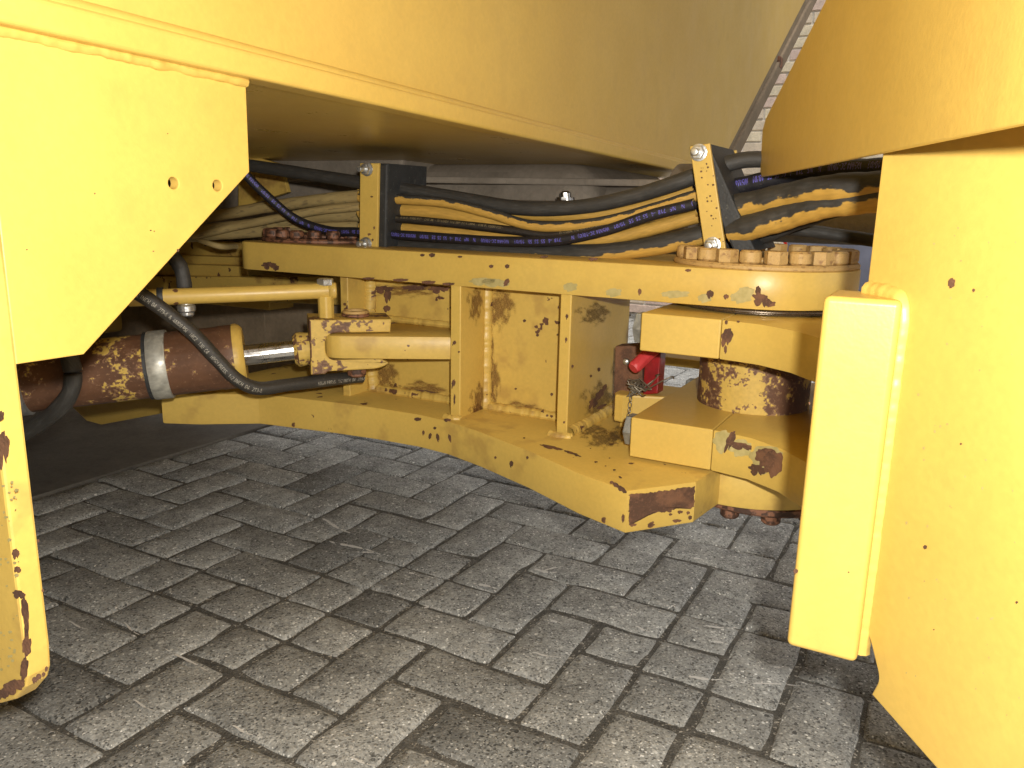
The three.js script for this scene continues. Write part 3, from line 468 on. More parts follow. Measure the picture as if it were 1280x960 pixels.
// ---------------------------------------------------------------- fork frame: two clamped arms, hub, side panel with pad
{
  const t = thing('fork_frame', 'bright yellow side panel with thick welded pad and two fork arms clamped round the pivot', 'machine frame', [0, 0, -0.7]);
  const N = V(0, 0, 1), XS = -0.2365;
  const arm = [[XS, -0.948], [-0.19, -0.938], [-0.15, -0.913], [-0.118, -0.876], [-0.08, -0.80], [-0.055, -0.72], [-0.045, -0.646], [0.3, -0.646], [0.3, -1.30], [XS, -1.30]];
  for (const [name, y0, y1, xl] of [['upper_arm', 0.5255, 0.573, -0.337], ['lower_arm', 0.3865, 0.4385, -0.343]]) {
    const A = part(name, plateXZ(arm, y0, y1, 0.0018), M.paint, t, { off: y0, crease: 0.7 });
    const B = part(name.replace('arm', 'cap'), box(xl, XS - 0.0012, y0, y1, -1.30, -0.948, 0.002), M.paint, t, { off: y0 + 0.2 });
    for (const z of [-0.985, -1.25]) { const g = aim(hexBolt(0.0215, 0.014), V(-1, 0, 0)); g.translate(xl - 0.003, (y0 + y1) / 2, z); const bo = part('hex_bolt', g, M.zincDull, t); part('washer', turned([[0, 0], [0.0205, 0], [0.0205, 0.003], [0, 0.003]], V(xl + 0.0005, (y0 + y1) / 2, z), V(xl - 1, (y0 + y1) / 2, z), 20), M.zincDull, bo); }
    const fz = (x, y) => onZ(x, y, -0.947);
    if (name === 'upper_arm') {
      patches('rust_chip', B, M.rust, (x, y) => onZ(x, y, -0.948), [[908, 422, 2, 7]], N);
      const n = V(0.2, 0, 1).normalize(), p = V(-0.2, 0, -0.94); patches('rust_chip', A, M.rust, (x, y) => onPlane(x, y, V(XS, 0, -0.948), V(-0.21, 0, 1).normalize()), [[909, 422, 6, 11, 0.3, 0.5], [908, 403, 2, 3], [923, 402, 2, 1.6], [907, 437, 2, 6]], V(-0.21, 0, 1).normalize(), 0.0007);
    } else {
      const nl = V(-0.21, 0, 1).normalize(), pl = (x, y) => onPlane(x, y, V(XS, 0, -0.948), nl), nr = V(-0.63, 0, 1).normalize(), pr = (x, y) => onPlane(x, y, V(-0.19, 0, -0.938), nr);
      patches('bare_patch', A, M.primer, pl, [[905, 552, 11, 13], [925, 560, 16, 12, 0.2]], nl);
      patches('rust_chip', A, M.rust, pl, [[913, 552, 4, 13, 0.4, 0.6], [928, 558, 14, 4, 0.2, 0.7]], nl, 0.0009);
      patches('bare_patch', A, M.primer, pr, [[962, 576, 22, 17, 0.25, 0.4]], nr);
      patches('rust_chip', A, M.rust, pr, [[958, 572, 16, 13, 0.3, 0.5], [966, 580, 13, 18, -0.1, 0.45], [948, 588, 9, 6, 0.3, 0.8], [980, 600, 3, 8], [984, 595, 2, 6]], nr, 0.0009);
    }
  }
  part('pivot_hub', cyl(0.0745, 0.43, 0.53, PX, PZ, 64), M.hub, t, { axis: [V(PX, 0.4, PZ), V(PX, 0.5, PZ), 0.0745] });
  part('seal_ring', [cyl(0.112, 0.5722, 0.5822, PX, PZ, 64), cyl(0.119, 0.5762, 0.5802, PX, PZ, 64)], M.steelDark, t);
  part('spacer_block', box(-0.352, -0.338, 0.556, 0.578, -1.16, -1.13, 0.002), M.flaky, t);
  // side panel, turned toward the viewer's left, and the pad that it is welded to
  const o = V(-0.0585, 0, -0.653), d = [0.63, 0.777], D = V(d[0], 0, d[1]).normalize(), nP = D.clone().cross(V(0, 1, 0));
  const fp = (x, y) => onPlane(x, y, o, nP), S2 = (x, y) => { const p = fp(x, y); return [p.clone().sub(o).dot(D), p.y]; };
  const c1 = S2(1095, 845), c2 = S2(1089, 868), c3 = S2(1170, 960), yb = (c2[1] + c3[1]) / 2;
  const S = part('side_panel', plateDir([[0, 1.2], [0, 0.45], [c1[0] - 0.01, c1[1] + 0.02], ...roundCorner([c1[0] - 0.01, c1[1] + 0.02], [c1[0] + 0.004, c1[1]], c2, 0.006), c2, [0.33, c2[1] + (c3[1] - c2[1]) * (0.33 - c2[0]) / (c3[0] - c2[0])], [0.33, 1.2]].filter((p, i, A) => !i || Math.hypot(p[0] - A[i - 1][0], p[1] - A[i - 1][1]) > 1e-4), o, d, 0.016), M.paint, t, { off: 0.33 });
  patches('rust_chip', S, M.rust, fp, [[1190, 354, 4.5, 7, 0.1, 0.4], [1218, 363, 1.6, 2.2], [1157, 684, 2.6, 3], [1272, 753, 1.5, 1.6], [1202, 555, 1.3, 1.3], [1168, 787, 1, 1]], nP);
  patches('pale_speck', S, M.primer, fp, [...Array(46)].map(() => { const q = rr(0.6, 1.5); return [rr(1130, 1275), rr(215, 900), q, q * rr(0.8, 1.6), 0, 0.5]; }), nP);
  const pad = box(-0.0815, -0.031, 0.3735, 0.6435, -0.662, -0.6, 0.0045);
  { const p = pad.attributes.position; for (let i = 0; i < p.count; i++) { const y = p.getY(i), z = p.getZ(i); if (y > 0.63 && z > -0.63) p.setZ(i, z - 0.007 * (y - 0.63) / 0.0135); } }   // rolled upper edge
  const P = part('pad_plate', pad, M.paint, t, { off: 0.71 });
  patches('rust_chip', P, M.rust, (x, y) => onZ(x, y, -0.6), [[995, 714, 2.6, 3.2], [1061, 715, 1, 1], [1012, 504, 1, 2]], N);
  const on = (u, y) => V(o.x + D.x * u + nP.x * 0.0005, y, o.z + D.z * u + nP.z * 0.0005), ub = 0.0275 / D.x + 0.0045;
  const c = new THREE.CatmullRomCurve3([on(0.004, 0.6455), on(ub - 0.02, 0.6455), on(ub - 0.007, 0.643), on(ub - 0.002, 0.632), on(ub - 0.002, 0.61), on(ub - 0.002, 0.5), on(ub - 0.002, 0.376)]), n = 130, g = new THREE.TubeGeometry(c, n, 0.0062, 10, false), q = g.attributes.position;
  for (let i = 0; i <= n; i++) { const e = c.getPointAt(i / n), f = 1 + 0.03 * Math.sin(i * 1.7) + 0.22 * (fbm(i / n, 0.5, 30, 3, 1750) - 0.5); for (let j = 0; j <= 10; j++) { const k = i * 11 + j; q.setXYZ(k, e.x + (q.getX(k) - e.x) * f, e.y + (q.getY(k) - e.y) * f, e.z + (q.getZ(k) - e.z) * f); } }
  g.computeVertexNormals(); part('weld_bead', g, M.paint, t);
}
// ---------------------------------------------------------------- fender above the side panel, running toward the viewer
{
  const o = onY(950, 222, 0.7405), d = [0.36, 0.93], D = V(d[0], 0, d[1]).normalize(), n = D.clone().cross(V(0, 1, 0));
  const q = (x, y) => { const p = onPlane(x, y, o, n); return [p.clone().sub(o).dot(D), p.y]; };
  const t = thing('fender_sheet', 'ochre yellow sheet metal fender with slanted edge overlapping the side panel', 'fender', [o.x, 0.8, o.z]);
  const e0 = q(957, 148), e1 = q(1032, 0), k = (e1[0] - e0[0]) / (e1[1] - e0[1]), sE = 0.86, r = q(1280, 155), m = (r[1] - 0.7405) / r[0];
  part('sheet', plateDir([[0.002, 0.7405], [sE, 0.7405 + m * sE], [sE, e0[1] + (sE - e0[0]) / k], e1, e0, q(953, 163), q(950, 217)], o, d, 0.0045, 0.0012), M.paint, t, { off: 0.18 });
}

// ---------------------------------------------------------------- platform overhead, with the plate that hangs from it
{
  const tilt = 0.025, XF = -0.53;
  const yAt = z => 0.812 + tilt * z;                          // lower face of the platform, sinking a little toward the far side
  const t = thing('cab_platform', 'large yellow platform overhead with flat dark underside and flanged lower edge', 'machine body', [-1.2, 0.8, -1.1]);
  const incline = g => { const p = g.attributes.position; for (let i = 0; i < p.count; i++) p.setY(i, p.getY(i) + tilt * p.getZ(i)); g.computeVertexNormals(); return g; };
  const far = onX(893, 224, XF).z;
  part('bottom_plate', incline(box(-2.6, XF - 0.0305, 0.813, 0.833, far, 0.25, 0.002)), M.paintGloss, t, { off: 0.5 });
  part('flange', incline(box(XF - 0.03, XF, 0.812, 0.833, far, 0.25, 0.004)), M.paint, t, { off: 0.5 });
  // front panel: a vertical sheet set back from the flange; its far edge leans outward
  const xs = XF - 0.012, e0 = onX(897, 205, xs), e1 = onX(1005, 0, xs), k = (e1.z - e0.z) / (e1.y - e0.y), yT = 1.75;
  const zB = e0.z + (0.80 - e0.y) * k, zT = e0.z + (yT - e0.y) * k;
  const fr = plateZY([[0.25, yAt(0.25) + 0.02], [0.25, yT], [zT, yT], [zB, yAt(zB) + 0.02]], xs - 0.006, xs, 0.001);
  part('front_panel', fr, M.paint, t, { off: 0.9 });
  // fillet weld between panel and flange
  part('weld_fillet', incline((() => { const g = new THREE.CylinderGeometry(0.007, 0.007, 0.25 - far, 10, 120); g.rotateX(Math.PI / 2); g.translate(xs + 0.001, 0.833, (0.25 + far) / 2); const p = g.attributes.position; for (let i = 0; i < p.count; i++) { const z = p.getZ(i); p.setX(i, p.getX(i) + 0.0016 * (fbm((z + 4) / 8, 0.2, 300, 2, 1800) - 0.5)); } return g; })()), M.paint, t);
  // edge strip with a clip along the leaning edge
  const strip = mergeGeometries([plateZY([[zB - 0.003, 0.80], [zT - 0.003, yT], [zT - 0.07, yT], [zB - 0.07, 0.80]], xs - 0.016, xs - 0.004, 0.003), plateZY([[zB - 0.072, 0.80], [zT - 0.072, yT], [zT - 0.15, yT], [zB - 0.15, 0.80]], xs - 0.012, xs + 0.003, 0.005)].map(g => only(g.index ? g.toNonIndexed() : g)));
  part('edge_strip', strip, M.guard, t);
  const cp = onX(970, 78, xs - 0.01); part('clip', box(cp.x - 0.012, cp.x + 0.014, cp.y - 0.016, cp.y + 0.016, cp.z - 0.03, cp.z + 0.012, 0.003), M.boltRust, t);
  // upper box of the body behind the panel
  part('body_box', box(-2.6, xs - 0.05, 0.86, 2.3, zB + 0.02, 0.2, 0.01), M.paint, t, { off: 0.4 });
}
{
  const x = -0.545, t = thing('hanging_plate', 'pale yellow plate with two drilled holes and a chipped leg hanging from the platform edge', 'bracket', [x, 0.6, -0.4]);
  const Q = (px, py) => { const p = onX(px, py, x); return [p.z, p.y]; };
  const tr = Q(307, 90), pts = [[-0.306, tr[1] + 0.006], [-0.306, Q(24, 455)[1]], Q(105, 443), Q(312, 215), [tr[0], tr[1]]];
  const s = shapeOf(pts.map(([z, y]) => [-z, y]));
  for (const [px, py] of [[217, 229], [272, 232]]) { const [z, y] = Q(px, py), h = new THREE.Path(); h.absellipse(-z, y, 0.0048, 0.0046, 0, Math.PI * 2, true); s.holes.push(h); }
  const pl = part('plate', plateZY(s, x - 0.010, x, 0.0009), M.paint, t, { off: 0.61 });
  patches('rust_chip', pl, M.rust, (a, b) => onX(a, b, x), [[188, 288, 1.2, 0.8], [192, 289, 1, 0.7], [191, 314, 1.2, 0.8], [118, 242, 0.9, 0.9], [33, 312, 1, 0.8], [209, 167, 0.8, 0.8], [222, 313, 1.4, 1.8]], V(1, 0, 0));
  // weld along the top
  const top = [];
  for (let i = 0; i <= 8; i++) { const z = -0.30 + (tr[0] + 0.30) * i / 8; top.push(V(x - 0.0005, 0.8105 + 0.025 * z, z)); }
  const g = new THREE.TubeGeometry(new THREE.CatmullRomCurve3(top), 90, 0.0046, 8, false), gp = g.attributes.position;
  for (let i = 0; i < gp.count; i++) { gp.setX(i, gp.getX(i) + 0.0025 * (fbm(((gp.getZ(i) + 1) * 2) % 1, 0.1, 60, 3, 1830) - 0.5)); gp.setY(i, gp.getY(i) + 0.003 * (fbm(((gp.getZ(i) + 1) * 2) % 1, 0.6, 40, 3, 1831) - 0.5)); } g.computeVertexNormals();
  part('weld_bead', g, M.paint, t);
  // leg: a thick side plate seen edge-on
  const yb = onX(30, 868, x).y, zn = -0.2885, zf = -0.3065;
  const lz = (px, py) => { const p = onZ(px, py, zn); return [p.x, p.y]; }, foot = [lz(33, 864), lz(18, 875), lz(0, 880), lz(-60, 880)];
  const side = [[x + 0.0008, 0.806], [x + 0.0008, foot[0][1] + 0.03], [x - 0.001, foot[0][1] + 0.012], [foot[0][0] - 0.002, foot[0][1] + 0.002], foot[1], foot[2], foot[3], [-1.05, foot[3][1]], [-1.05, 0.806]];
  const leg = part('leg', plateXY(side, zf, zn, 0.0022), M.paintWorn, t, { off: 0.27 });
  patches('rust_chip', leg, M.rust, (a, b) => onZ(a, b, zn), [[5, 562, 7, 20, 0, 0.7], [2, 520, 4, 7], [21, 692, 4, 6], [25, 743, 7, 5, 0.3], [23, 712, 4, 4, 0.6], [33, 765, 4, 18, -0.12], [34, 808, 6, 14, 0, 0.5], [31, 836, 5, 16, 0.1, 0.4], [19, 858, 13, 8, -0.3, 0.5], [2, 868, 10, 6, 0, 0.4], [34, 790, 3, 18]], V(0, 0, 1), 0.0006);
  patches('rust_chip', leg, M.rust, (a, b) => onX(a, b, x + 0.0008), [[47, 676, 1.6, 2.5], [53, 738, 1.3, 1.8], [57, 836, 2, 4, 0.2], [48, 846, 3, 4], [43, 850, 3, 4], [54, 843, 2, 3]], V(1, 0, 0), 0.0005);
  patches('pale_speck', leg, M.primer, (a, b) => onZ(a, b, zn), [...Array(40)].map(() => { const s = rr(0.8, 2.4); return [rr(0, 26), rr(600, 840), s, s * rr(0.7, 1.3), 0, 0.7]; }), V(0, 0, 1), 0.0005);
}

// ---------------------------------------------------------------- steering cylinder with its pipe
{
  const R = onY(372, 437, 0.478), B = onY(36, 474, 0.448), d = B.clone().sub(R).normalize();
  const P = s => R.clone().addScaledVector(d, s), t = thing('steering_cylinder', 'rusty steering cylinder with flaking yellow paint, bright rod and forked end', 'hydraulic cylinder', [R.x, 0, R.z]);
  const sAt = px => { let lo = -0.2, hi = 0.9; for (let i = 0; i < 50; i++) { const m = (lo + hi) / 2; pixelOf(P(m))[0] > px ? lo = m : hi = m; } return lo; };
  const s0 = sAt(303), r = 0.0475;
  const lathe = (prof, seg = 48) => turned(prof, R, B, seg);
  part('barrel', lathe([[0.017, s0], [r - 0.004, s0], [r, s0 + 0.004], [r, s0 + 0.03], [r - 0.001, s0 + 0.032], [r - 0.001, 0.7], [0, 0.7]]), M.barrel, t, { crease: 0.6, axis: [R, B, r] });
  // gland ring with paint left on it
  part('gland_ring', lathe([[0.018, s0 - 0.004], [r - 0.006, s0 - 0.004], [r - 0.002, s0 - 0.001], [r + 0.0008, s0 + 0.004], [r + 0.0008, s0 + 0.010], [r - 0.001, s0 + 0.010]]), M.paintWorn, t, { crease: 0.6 });
  part('rod', lathe([[0, -0.024], [0.0152, -0.024], [0.0152, s0 + 0.02], [0, s0 + 0.02]]), M.chrome, t, { crease: 0.6 });
  part('rod_collar', lathe([[0.015, -0.018], [0.024, -0.018], [0.026, -0.006], [0.026, 0.000], [0.021, 0.006], [0.015, 0.006]]), M.flaky, t, { crease: 0.6 });
  // clamp band of bright steel
  const sb = sAt(201);
  part('clamp_band', lathe([[r - 0.002, sb - 0.0125], [r + 0.0018, sb - 0.0125], [r + 0.0026, sb - 0.011], [r + 0.0026, sb + 0.011], [r + 0.0018, sb + 0.0125], [r - 0.002, sb + 0.0125]]), M.bandSteel, t, { crease: 0.6 });
  part('clamp_strip', lathe([[r - 0.002, sb + 0.013], [r + 0.0014, sb + 0.013], [r + 0.0014, sb + 0.0175], [r - 0.002, sb + 0.0175]]), M.rubber, t, { crease: 0.6 });
  // forked end: profile in the plane of the axis and the vertical, width across
  const dh = V(d.x, 0, d.z).normalize(), w = V(0, 1, 0).cross(dh).normalize(); if (w.z < 0) w.negate();
  const s = new THREE.Shape(), y0 = 0.487, hh = 0.0415, sl = 0.0205;
  s.moveTo(0.004, -hh); s.lineTo(-0.016, -hh); s.lineTo(-0.021, -hh + 0.004); s.lineTo(-0.085, -hh + 0.005); s.quadraticCurveTo(-0.105, -hh + 0.006, -0.112, -hh + 0.014); s.lineTo(-0.10, -sl); s.lineTo(-0.036, -sl); s.quadraticCurveTo(-0.018, -sl, -0.018, -sl + 0.017); s.lineTo(-0.018, sl - 0.017); s.quadraticCurveTo(-0.018, sl, -0.036, sl); s.lineTo(-0.115, sl - 0.001); s.lineTo(-0.117, sl + 0.019); s.lineTo(-0.02, hh - 0.001); s.lineTo(0.004, hh);
  const cg = extr(s, 0.07, 0.0022); cg.translate(0, 0, -0.035);
  cg.applyMatrix4(new THREE.Matrix4().makeBasis(dh, V(0, 1, 0), w.clone().multiplyScalar(new THREE.Matrix3().setFromMatrix4(new THREE.Matrix4().makeBasis(dh, V(0, 1, 0), w)).determinant() > 0 ? 1 : -1)));
  cg.translate(R.x - dh.x * 0.021, y0, R.z - dh.z * 0.021);
  const C = part('clevis', cg, M.flaky, t);
  const pin = R.clone().addScaledVector(dh, -0.088);
  part('pin', [cyl(0.0145, y0 - hh - 0.012, y0 + hh + 0.004, pin.x, pin.z, 28), cyl(0.021, y0 + hh - 0.002, y0 + hh + 0.0045, pin.x, pin.z, 32)], M.boltRust, C);
  const cap = new THREE.TorusGeometry(0.0175, 0.0028, 10, 36); cap.rotateX(Math.PI / 2); cap.translate(pin.x, y0 + hh + 0.0055, pin.z); part('retaining_ring', cap, M.boltDirty, C);
  part('end_cap', turned([[0, 0], [0.044, 0], [0.05, 0.004], [0.05, 0.04], [0, 0.04]], P(sAt(38)), P(0.9), 40), M.zinc, t, { crease: 0.6 });

  // pipe that rises from the fork and runs back over the cylinder
  const st = onY(408, 400, 0.523), topY = 0.572, pt = thing('oil_pipe', 'yellow painted oil pipe with upright stub running above the cylinder', 'pipe', [st.x, 0.5, st.z]);
  const yH = (() => { let best = 0; for (let y = 0.5; y < 0.62; y += 0.0005) if (pixelOf(V(st.x, y, st.z))[1] > 363) best = y; return best; })();
  const left = (() => { let b = null, e = 1e9; for (let q = 0.15; q < 0.5; q += 0.001) { const p = V(st.x, yH, st.z).addScaledVector(dh, q); const o = pixelOf(p); if (Math.abs(o[0] - 160) < e) { e = Math.abs(o[0] - 160); b = p; } } b.y = onX(160, 373, b.x).y; return b; })();
  part('pipe_run', new THREE.TubeGeometry(new THREE.LineCurve3(V(st.x, yH, st.z).addScaledVector(dh, -0.012), left), 20, 0.0117, 20), M.paintWorn, pt);
  part('pipe_stub', cyl(0.0118, 0.518, yH - 0.006, st.x, st.z, 24), M.paint, pt);
  part('pipe_end', turned([[0, 0], [0.0112, 0], [0.0122, 0.002], [0.0122, 0.012], [0, 0.012]], V(st.x, yH, st.z).addScaledVector(dh, -0.016), left, 22), M.paintWorn, pt);
  part('top_nut', [aim(hexBolt(0.0125, 0.010), V(0, 1, 0)).translate(st.x, yH + 0.008, st.z)], M.zinc, pt);
  const fit = onPlane(226, 386, left, w); part('fitting', [cyl(0.010, fit.y - 0.012, fit.y + 0.012, fit.x, fit.z - 0.01, 18), cyl(0.0125, fit.y - 0.006, fit.y + 0.006, fit.x, fit.z - 0.01, 18)], M.zinc, pt);
  const ringP = V(st.x, yH, st.z).lerp(left, 0.845); part('pipe_clip', turned([[0.0112, -0.004], [0.0138, -0.004], [0.0138, 0.004], [0.0112, 0.004]], ringP, left, 22), M.rubber, pt);

  // hoses about the cylinder
  const nearZ = (px, py, off) => { const p = onPlane(px, py, R.clone().addScaledVector(w, off), w); return p; };
  hose('pressure_hose', 'black hose with white printing slanting across the rusty cylinder', H.white, 0.0098, [nearZ(130, 345, 0.075), nearZ(172, 366, 0.072), nearZ(205, 388, 0.066), nearZ(240, 416, 0.062), nearZ(272, 450, 0.060), nearZ(296, 474, 0.058), nearZ(320, 485, 0.05), nearZ(360, 481, 0.03), nearZ(410, 475, 0.0), nearZ(452, 471, -0.03)], { metres: 0.34, roll: -0.22 });
  hose('pressure_hose', 'short black hose dropping behind the yellow oil pipe', H.black, 0.0105, [V(left.x - 0.02, 0.66, left.z - 0.10), nearZ(214, 316, -0.03), nearZ(226, 335, -0.03), nearZ(231, 365, -0.03), nearZ(229, 386, -0.03)]);
  hose('pressure_hose', 'dark hose looped under the left end of the rusty cylinder', H.black, 0.0115, [nearZ(70, 418, 0.03), nearZ(84, 440, 0.058), nearZ(91, 466, 0.062), nearZ(88, 490, 0.058), nearZ(72, 512, 0.045), nearZ(48, 530, 0.02), nearZ(20, 545, 0.0), nearZ(-20, 556, -0.02)]);
}

// ---------------------------------------------------------------- hose clamps and the hose bundle
function clampBracket(label, pts, z, depth, wide) {
  const c = pts.map(([x, y]) => onZ(x, y, z)), base = c[2].clone().add(c[3]).multiplyScalar(0.5);
  const t = thing('hose_clamp', label, 'hose clamp', [base.x, base.y, z], 'clamps that hold the hose bundle');
  const q = c.map(p => [p.x, p.y]);
  const strap = part('strap_plate', plateXY(q, z - 0.006, z, 0.0012), M.paint, t, { off: base.x });
  const grow = 0.004, cx = q.reduce((a, b) => a + b[0], 0) / 4, blk = q.map(([x, y]) => [x < cx ? x - 0.003 : x + wide, y]);
  part('rubber_block', plateXY(blk, z - 0.006 - depth, z - 0.0062, 0.003), M.rubber, t);
  part('back_plate', plateXY(q, z - depth - 0.0125, z - depth - 0.0065, 0.0012), M.paint, t);
  const up = c[0].clone().sub(c[3]).normalize();
  for (const [f, k] of [[0.07, 0], [0.945, 1]]) {
    const m = c[0].clone().lerp(c[3], f).lerp(c[1].clone().lerp(c[2], f), 0.42), g = aim(hexBolt(0.0092, 0.007), V(0, 0, 1)); g.translate(m.x, m.y, z + 0.0025);
    const b = part('clamp_nut', g, M.zinc, t);
    part('stud', turned([[0, 0], [0.0048, 0], [0.0048, 0.021], [0.004, 0.022], [0, 0.022]], V(m.x, m.y, z), V(m.x, m.y, z + 1), 14), M.zinc, b);
    part('washer', turned([[0, 0], [0.0108, 0], [0.0108, 0.0022], [0, 0.0022]], V(m.x, m.y, z + 0.0002), V(m.x, m.y, z + 1), 20), M.zinc, b);
  }
  return strap;
}
{
  const s1 = clampBracket('upright yellow hose clamp strap on black rubber beside the left rusty bolt ring', [[450, 204], [473, 204], [471, 311], [449, 310]], -1.05, 0.11, 0.013);
  patches('rust_chip', s1, M.rust, (x, y) => onZ(x, y, -1.05), [[465, 246, 1.6, 1], [462, 293, 2, 1.4], [455, 300, 1.2, 1], [468, 285, 1, 2], [466, 300, 1.2, 1.6]], V(0, 0, 1));
  const s2 = clampBracket('leaning yellow hose clamp strap on black rubber above the clean bolt ring', [[862, 183], [887, 179], [907, 312], [881, 315]], -1.05, 0.13, 0.036);
  patches('rust_chip', s2, M.rust, (x, y) => onZ(x, y, -1.05), [...Array(26)].map(() => { const f = rnd(), s = rr(0.5, 1.3); return [865 + f * 19 + rr(2, 22), 190 + f * 115, s, s, 0, 0.5]; }), V(0, 0, 1));
}
{
  // between the clamps; the third number is the distance of the hose behind the line of the frame
  hose('hydraulic_hose', 'plain black hose, topmost of the bundle sagging between the two clamps', H.black, 0.0108, [[300, 205, -1.10], [380, 217, -1.10], [450, 228, -1.10], [500, 236, -1.10], [570, 247, -1.10], [650, 260, -1.10], [730, 258, -1.10], [800, 243, -1.10], [870, 220, -1.10], [930, 200, -1.12], [1010, 205, -1.14], [1120, 212, -1.12]]);
  hose('hydraulic_hose', 'thin hose half covered in yellow overspray just under the topmost black hose', H.half, 0.0078, [[450, 247, -1.085], [500, 249, -1.085], [560, 254, -1.085], [610, 266, -1.085], [660, 281, -1.085], [700, 283, -1.085], [760, 276, -1.085], [820, 260, -1.085], [868, 245, -1.085], [900, 240, -1.09]], { metres: 0.3, roll: -0.05 });
  hose('hydraulic_hose', 'thin yellowed hose behind the overspray covered hose', H.most, 0.0085, [[450, 240, -1.115], [560, 252, -1.115], [640, 266, -1.115], [700, 270, -1.115], [780, 263, -1.115], [868, 238, -1.115]], { metres: 0.5, shift: 0.4 });
  hose('hydraulic_hose', 'thick hose fully covered in yellow paint leaving the left clamp', H.most, 0.0135, [[452, 264, -1.105], [500, 263, -1.105], [560, 267, -1.105], [620, 279, -1.105], [690, 292, -1.11], [760, 290, -1.11], [830, 272, -1.11], [872, 258, -1.11]], { metres: 0.6, shift: 0.15 });
  hose('hydraulic_hose', 'dark hose with a row of pale printed dots above the blue printed hose', H.dots, 0.0062, [[452, 274, -1.085], [500, 274, -1.085], [560, 279, -1.085], [640, 288, -1.085], [690, 294, -1.086], [745, 285, -1.085], [810, 267, -1.085], [870, 253, -1.085]], { metres: 0.36, roll: -0.33 });
  hose('hydraulic_hose', 'yellowed hose between the dotted hose and the blue printed hose', H.most, 0.0105, [[452, 285, -1.1], [500, 285, -1.105], [580, 292, -1.105], [660, 299, -1.105], [740, 297, -1.11], [800, 287, -1.11], [872, 270, -1.11]], { metres: 0.5, shift: 0.7 });
  hose('hydraulic_hose', 'black hose with blue printing curving down from the hanging plate to the right clamp', H.blue, 0.0076, [[285, 190, -0.98], [305, 216, -1.0], [335, 246, -1.03], [370, 274, -1.06], [410, 288, -1.075], [450, 290, -1.075], [520, 295, -1.075], [580, 299, -1.075], [640, 302, -1.075], [700, 300, -1.075], [760, 287, -1.075], [810, 270, -1.075], [868, 255, -1.075]], { metres: 0.33, roll: -0.25 });
  hose('hydraulic_hose', 'thick black hose with yellow lower side lying lowest before the right clamp', H.third, 0.0132, [[452, 305, -1.10], [520, 309, -1.10], [590, 312, -1.095], [660, 315, -1.095], [730, 317, -1.09], [790, 312, -1.09], [840, 303, -1.09], [878, 294, -1.09], [915, 285, -1.10]], { metres: 0.5 });
  hose('hydraulic_hose', 'yellow painted hose with bare black streaks above the lowest thick hose', H.most, 0.0095, [[640, 306, -1.11], [700, 304, -1.105], [760, 298, -1.10], [810, 287, -1.10], [872, 270, -1.10]], { metres: 0.4, shift: 0.3 });
  // left of the left clamp
  const left = [['pale cream hose, highest of those running left from the left clamp', [[452, 245, -1.10], [400, 250, -1.12], [340, 258, -1.14], [280, 268, -1.16], [200, 284, -1.18]], 0.0108], ['pale cream hose with dark scuffs crossing the other cream hoses', [[452, 258, -1.09], [400, 263, -1.10], [340, 274, -1.11], [290, 284, -1.12], [230, 298, -1.12]], 0.0075], ['thick cream hose in the middle of the bundle left of the clamp', [[452, 268, -1.11], [400, 270, -1.13], [330, 280, -1.15], [240, 290, -1.17]], 0.0128], ['cream hose lying lowest above the rusty bolt ring', [[452, 284, -1.12], [400, 284, -1.14], [330, 288, -1.15], [260, 293, -1.16], [180, 300, -1.16]], 0.0125], ['thin pale tube drooping to the end of the upper plate', [[220, 285, -1.12], [250, 300, -1.13], [275, 308, -1.14], [295, 308, -1.2]], 0.0055]];
  left.forEach(([label, pts, r], i) => hose('hydraulic_hose', label, H.cream, r, pts, { shift: i * 0.37 }));
  // right of the right clamp
  hose('hydraulic_hose', 'thick black hose with yellow streaks, upper one leaving the right clamp', H.third, 0.0165, [[905, 262, -1.08], [945, 254, -1.07], [990, 244, -1.05], [1040, 236, -1.02], [1110, 232, -1.0]], { shift: 0.2, roll: -0.02 });
  hose('hydraulic_hose', 'thick black hose with a yellow lower side bending down beside the right clamp', H.third, 0.0165, [[915, 290, -1.07], [945, 282, -1.06], [985, 270, -1.05], [1030, 256, -1.03], [1110, 246, -1.0]], { shift: 0.55 });
  hose('hydraulic_hose', 'thin dark hose with pale print between the two thick hoses', H.dots, 0.008, [[905, 276, -1.09], [950, 264, -1.085], [1000, 253, -1.07], [1050, 248, -1.05], [1110, 246, -1.03]], { metres: 0.4, roll: -0.25 });
  hose('hydraulic_hose', 'black hose with violet print leaving the top of the right clamp', H.blue, 0.0125, [[880, 240, -1.12], [930, 232, -1.12], [980, 222, -1.11], [1040, 214, -1.09], [1110, 210, -1.06]], { metres: 0.3, roll: -0.3 });
  hose('hydraulic_hose', 'wide dark grey hose behind the fender, passing below the thick hoses', H.black, 0.015, [[900, 303, -1.13], [950, 292, -1.12], [1000, 272, -1.11], [1050, 256, -1.09], [1120, 248, -1.07]], { shift: 0.2 });
  hose('hydraulic_hose', 'dark flat hose low down beside the side panel', H.black, 0.0085, [[900, 283, -1.18], [960, 285, -1.18], [1020, 290, -1.17], [1075, 298, -1.16], [1130, 306, -1.15]], { shift: 0.6 });
}

